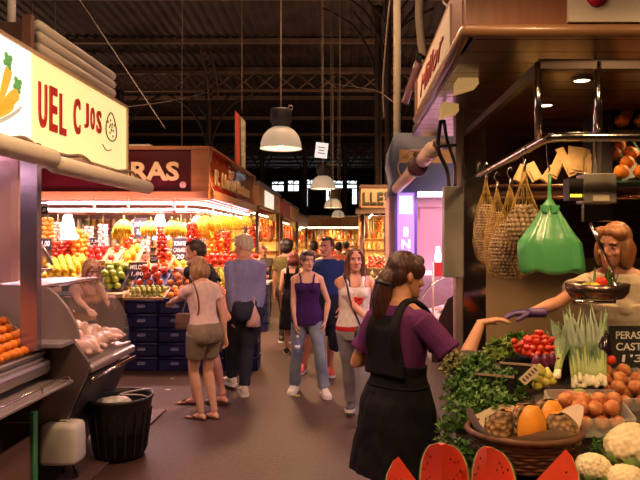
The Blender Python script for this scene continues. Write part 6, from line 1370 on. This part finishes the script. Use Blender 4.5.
p.garment('apron_bib',AP,bib,fold=.003); m=MB(); a=p.tr(1.022,.029); b=p.tr(1.036,.029); m.rings([p.ring(1.022,*a[1:]),p.ring(1.036,*b[1:])]); m.build('apron_tie',mat('tie_black',(.012,.011,.013),.8,spec=.1),p.root,w=False)
p.shoes(mat('black_shoe',(.02,.018,.018),.5)); HB=hairmat('dark_brown',(.028,.010,.008),(.065,.022,.016)); p.hair(HB,'tail',tail=([(0,.085,.0),(-.0,.115,-.06),(.01,.115,-.14),(.015,.10,-.22),(.02,.085,-.30)],[.045,.050,.052,.046,.016]),vox=.006)
m=MB(); 
m.tube([p.L(.0,.115,-.055),p.L(.0,.117,-.075)],.052*p.hs,14); m.build('hair_tie',BLACK,p.root,w=False)
# 8 right hand vendor
L0=V((1.45,3.30,.22)); rz=-.75
p=Person('vendor with brown hair in a pale apron leaning out behind the scale, arm outstretched',L0,rz,1.64,'f',SK3,lean=.20,head=(-.1,.12,.08),hands={'R':wl(L0,rz,P(516,320,3.0)),'L':wl(L0,rz,(1.55,3.05,1.25))},elbow={'R':(-.3,.2,-1),'L':(1,.3,-.4)},hdir={'R':tuple(Matrix.Rotation(.75,3,'Z')@V((-1,.0,-.02)))},voxel=.007,w=1.12,curl=.3)
p.face(); p.shirt(cloth('cream_shirt',(.60,.49,.34)),hem=.9,sleeve=.5,loose=.018); AC=cloth('cream_apron',(.66,.55,.38))
def bib2(mb):
    k=p.s; rs=[]
    for z in (.55,.7,.85,1.0,1.1,1.2,1.28):
        t_=p.tr(max(z,.88),.028); rs.append([q_ for q_ in p.ring(z,t_[1],t_[2],t_[3])])
    mb.rings(rs)
p.garment('apron',AC,bib2); p.trousers(cloth('dark_trousers',(.03,.03,.035)),.99,1.93,.015); p.shoes(mat('black_shoe',(.02,.018,.018),.5)); p.hair(hairmat('ginger_brown',(.20,.07,.022),(.36,.15,.05)),'bob')
m=MB(); h=p.ha['R']; d=V(p.hdir['R']).normalized(); m.tube([h-d*.075,h-d*.03,h+d*.02],[.031,.029,.030],14,sub=2,flat=.8); m.build('glove_cuff',mat('violet_glove',(.12,.06,.24),.5),p.root,w=False); gm=p.hand('R',.0035)
for v,n_ in zip(gm.vertices,[v.normal.copy() for v in gm.vertices]): v.co+=n_*.0025
meshobj(gm,'glove',MATS['violet_glove'],p.root)
m=MB(); m.box(p.root.matrix_world.to_3x3()@V((0,0,0)),(.01,.01,.01)) if False else None
# stool platform under her
m=MB(); m.bx(.95,2.4,3.0,3.8,0,.22); tag(m.build('floor_platform',WOODD),'low wooden platform under the right hand vendor','platform')
# 9.. background people
def bg(label,px,Y,rz,h,sex,sk,shirtc,trc,hs,hc,hands={},head=(0,0,0),lean=0,kind='shirt',shoe=(.05,.04,.04),dx=0):
    L0=V((X(px,Y),Y,0)); hd={k_:wl(L0,rz,v_) for k_,v_ in hands.items()}
    p=Person(label,L0,rz,h,sex,sk,lean=lean,head=head,hands=hd,voxel=.013); p.face()
    if kind=='shirt': p.shirt(cloth('c%s'%str(shirtc),shirtc),sleeve=.6)
    if kind=='tank': p.tank(cloth('c%s'%str(shirtc),shirtc),hem=.85,top=1.33,off=.014,sr=.016)
    if kind=='dress': p.tank(cloth('c%s'%str(shirtc),shirtc),hem=.95,top=1.34,off=.014,sr=.018); p.skirt(cloth('c%s'%str(shirtc),shirtc),1.02,.42,.02,.02)
    if kind!='dress': p.trousers(cloth('t%s'%str(trc),trc),1.0,1.93,.015)
    p.shoes(mat('shoe%s'%str(shoe),shoe,.6)); p.hair(hairmat(str(hc),hc),hs,vox=.012); return p
bg('bald vendor in a grey green shirt working behind the navy crates',264,13.45,.1,1.64,'m',SK3,(.11,.10,.07),(.05,.05,.05),'balding',(.10,.06,.04),{'L':P(262,270,13.1),'R':P(255,270,13.1)},(0,.35,0),.12)
bg('person with a round dark afro and olive shirt behind the black dress',287,10.6,2.9,1.76,'m',SK4,(.12,.11,.04),(.04,.035,.03),'afro',(.012,.007,.005))
bg('auburn haired woman in a long black sleeveless dress seen from behind',293,9.5,3.1,1.58,'f',SK1,(.012,.010,.014),(.02,.02,.02),'bob',(.12,.03,.02),kind='dress')
bg('shopper in an orange top and black trousers, seen far down the aisle',339,13.2,2.7,1.72,'f',SK4,(.62,.16,.06),(.015,.012,.014),'short',(.02,.01,.008))
bg('dark haired shopper in a brown top right behind the blue polo man',314,12.2,3.2,1.74,'m',SK4,(.12,.06,.04),(.03,.03,.04),'short',(.02,.01,.008))
bg('far shopper with dark hair beside the orange top',346,14.6,3.5,1.74,'f',SK2,(.16,.12,.10),(.02,.02,.03),'tail',(.02,.01,.008))
bg('far shopper in red standing at the end of the aisle',331,18.5,3.0,1.72,'f',SK2,(.45,.06,.04),(.05,.05,.07),'short',(.03,.015,.01))
bg('dark ponytailed vendor in a green top among the hanging fruit',143,10.2,.9,1.66,'f',SK2,(.25,.22,.06),(.05,.05,.05),'bun',(.012,.008,.008),head=(.3,.2,0),kind='tank')
bg('vendor in a beige shirt bending beside the green topped vendor',155,11.1,1.4,1.62,'m',SK2,(.55,.40,.22),(.05,.05,.05),'short',(.30,.15,.07),lean=.2)
bg('dark haired vendor in white behind the tall price board',169,10.15,-.9,1.62,'f',SK2,(.58,.55,.60),(.05,.05,.05),'short',(.012,.008,.008),head=(-.2,.2,0))
bg('vendor in dark red further back under the corner stall canopy',250,11.6,-1.2,1.6,'m',SK3,(.30,.04,.05),(.05,.05,.05),'short',(.05,.02,.01)) if False else None
L0=V((-2.78,6.38,0)); rz=.95
p=Person('long haired blonde vendor leaning behind the glass meat counter',L0,rz,1.60,'f',SK1,lean=.34,head=(-.1,.25,0),hands={'R':wl(L0,rz,P(93,316,5.72)),'L':wl(L0,rz,P(112,300,6.25))},voxel=.009)
p.face(); p.tank(cloth('tan_top',(.42,.20,.09)),hem=.85,top=1.33,off=.013,sr=.014); p.trousers(cloth('vendor_trousers',(.05,.04,.04)),1.0,1.93,.015); p.shoes(SNK); p.hair(hairmat('long_blonde',(.40,.20,.07),(.68,.42,.18)),'long')
p=None
# ---------------------------------------------------------------- lights
def area(name,loc,size,sy,power,col,rot=(0,0,0),spread=PI):
    l=bpy.data.lights.new(name,'AREA'); l.shape='RECTANGLE'; l.size=size; l.size_y=sy; l.energy=power; l.color=col; l.spread=spread
    o=bpy.data.objects.new(name,l); COL.objects.link(o); o.location=loc; o.rotation_euler=rot; return o
def spot(name,loc,power,col,ang=2.4,rad=.12,rot=(0,0,0),blend=.6):
    l=bpy.data.lights.new(name,'SPOT'); l.energy=power; l.color=col; l.spot_size=ang; l.spot_blend=blend; l.shadow_soft_size=rad
    o=bpy.data.objects.new(name,l); COL.objects.link(o); o.location=loc; o.rotation_euler=rot; return o
PINK=(1,.58,.60); WARM=(1,.56,.29); AMB=(1,.58,.26)
# pendant bulbs
for i,(x,y,z,r,_) in enumerate(PEND): spot('pendant_light',(x,y,z+.08),(300,450,500,400,190,60)[i],WARM,2.7,.15)
# corner stall tubes
area('tube_light',(-3.6,8.78,2.24),2.6,.06,46,PINK,(0,0,0)); area('tube_light',(-5.6,9.6,2.24),2.6,.06,45,PINK)
area('tube_light',(-3.4,10.4,2.24),2.0,.06,42,WARM); area('tube_light',(-2.5,11.3,2.24),.06,3.0,60,WARM)
area('tube_light',(-2.9,9.4,2.24),1.2,.06,40,PINK)
# near left stall tubes
area('tube_light',(-3.0,3.2,2.38),.06,1.4,7,PINK); area('tube_light',(-2.45,5.2,2.38),.06,1.3,6,PINK)
# far stalls
for x,y,p_ in ((-2.9,16,110),(-2.9,21.5,140),(-2.9,28,160),(-.9,34,120),(1.2,18.8,140),(1.4,17.4,90)): area('stall_light',(x,y,2.38 if y<25 else 2.25),.4,2.5 if y>10 else 1,p_,(1,.66,.30))
# pink stall
area('tube_light',(1.5,7.35,2.27),1.6,.06,12,(1,.60,.74)); area('tube_light',(1.1,5.9,2.35),.08,2.0,26,(1,.62,.70))
# right stall downlights
for x,y in ((1.073,2.87),(1.073,3.40),(1.9,2.9),(1.9,3.6)): spot('downlight',(x,y,2.475),16,AMB,2.6,.05)
w=bpy.data.worlds.new('hall_air'); SC.world=w; w.use_nodes=True; w.node_tree.nodes['Background'].inputs[0].default_value=(.9,.6,.42,1); w.node_tree.nodes['Background'].inputs[1].default_value=.0
# added unseen fill: uplights brighten the iron roof, overhead areas the aisle
for x,y,z,p_ in ((-5,12,3.3,95),(4,10,3.3,85),(-4,20,3.2,100),(3,24,3.2,115),(-12,30,3,150),(10,34,3,130)): area('roof_fill_light',(x,y,z),1.6,1.6,p_,(1,.60,.40),(PI,0,0))
area('aisle_fill_light',(-1.4,.6,5.2),1.2,1.2,55,(1,.54,.33),(math.radians(38),0,0)); area('aisle_fill_light',(-.9,9.5,6.2),1.0,2.0,85,(1,.54,.33),(0,0,0))  # soft overhead fill added without any fixture
# added unseen spots above the frame, brightening the produce of the right stall
for x,y,z,p_,tx,ty,tz in ((.35,1.2,2.9,38,.75,2.5,1.2),(1.35,1.1,2.9,38,1.2,2.5,1.2)):
    d=V((tx-x,ty-y,tz-z)); spot('produce_fill_light',(x,y,z),p_,AMB,1.3,.06,rot=d.to_track_quat('-Z','Y').to_euler())
d=V((0,1.6,-1.0)); spot('sign_fill_light',(1.0,15.2,4.2),260,WARM,1.6,.1,rot=d.to_track_quat('-Z','Y').to_euler()); d=V((-.2,1.6,-1.2)); spot('sign_fill_light',(-3.4,7.4,4.3),80,WARM,1.7,.1,rot=d.to_track_quat('-Z','Y').to_euler())  # added spots brighten the letter sign and the red stall sign
d=V((.85,2.2,-.1)); spot('sign_fill_light',(-.25,6.2,4.5),120,WARM,1.5,.1,rot=d.to_track_quat('-Z','Y').to_euler())  # added spot brightens the pale pipe and blue fascia
d=V((-1.5,1.0,-1.3)); spot('sign_fill_light',(-.8,4.2,4.5),45,WARM,1.2,.1,rot=d.to_track_quat('-Z','Y').to_euler())  # added spot brightens the grey shutter slats
# camera
cd=bpy.data.cameras.new('camera'); cd.sensor_fit='HORIZONTAL'; cd.sensor_width=36; cd.lens=F/640*36; cd.shift_x=-30/640; cd.clip_end=200; cd.clip_start=.05
co=bpy.data.objects.new('camera',cd); COL.objects.link(co); co.location=(0,0,H); co.rotation_euler=(PI/2,0,0); SC.camera=co
SC.view_settings.view_transform='Standard'; SC.view_settings.look='None'; SC.view_settings.gamma=1; SC.view_settings.exposure=.8; SC.view_settings.use_curve_mapping=False
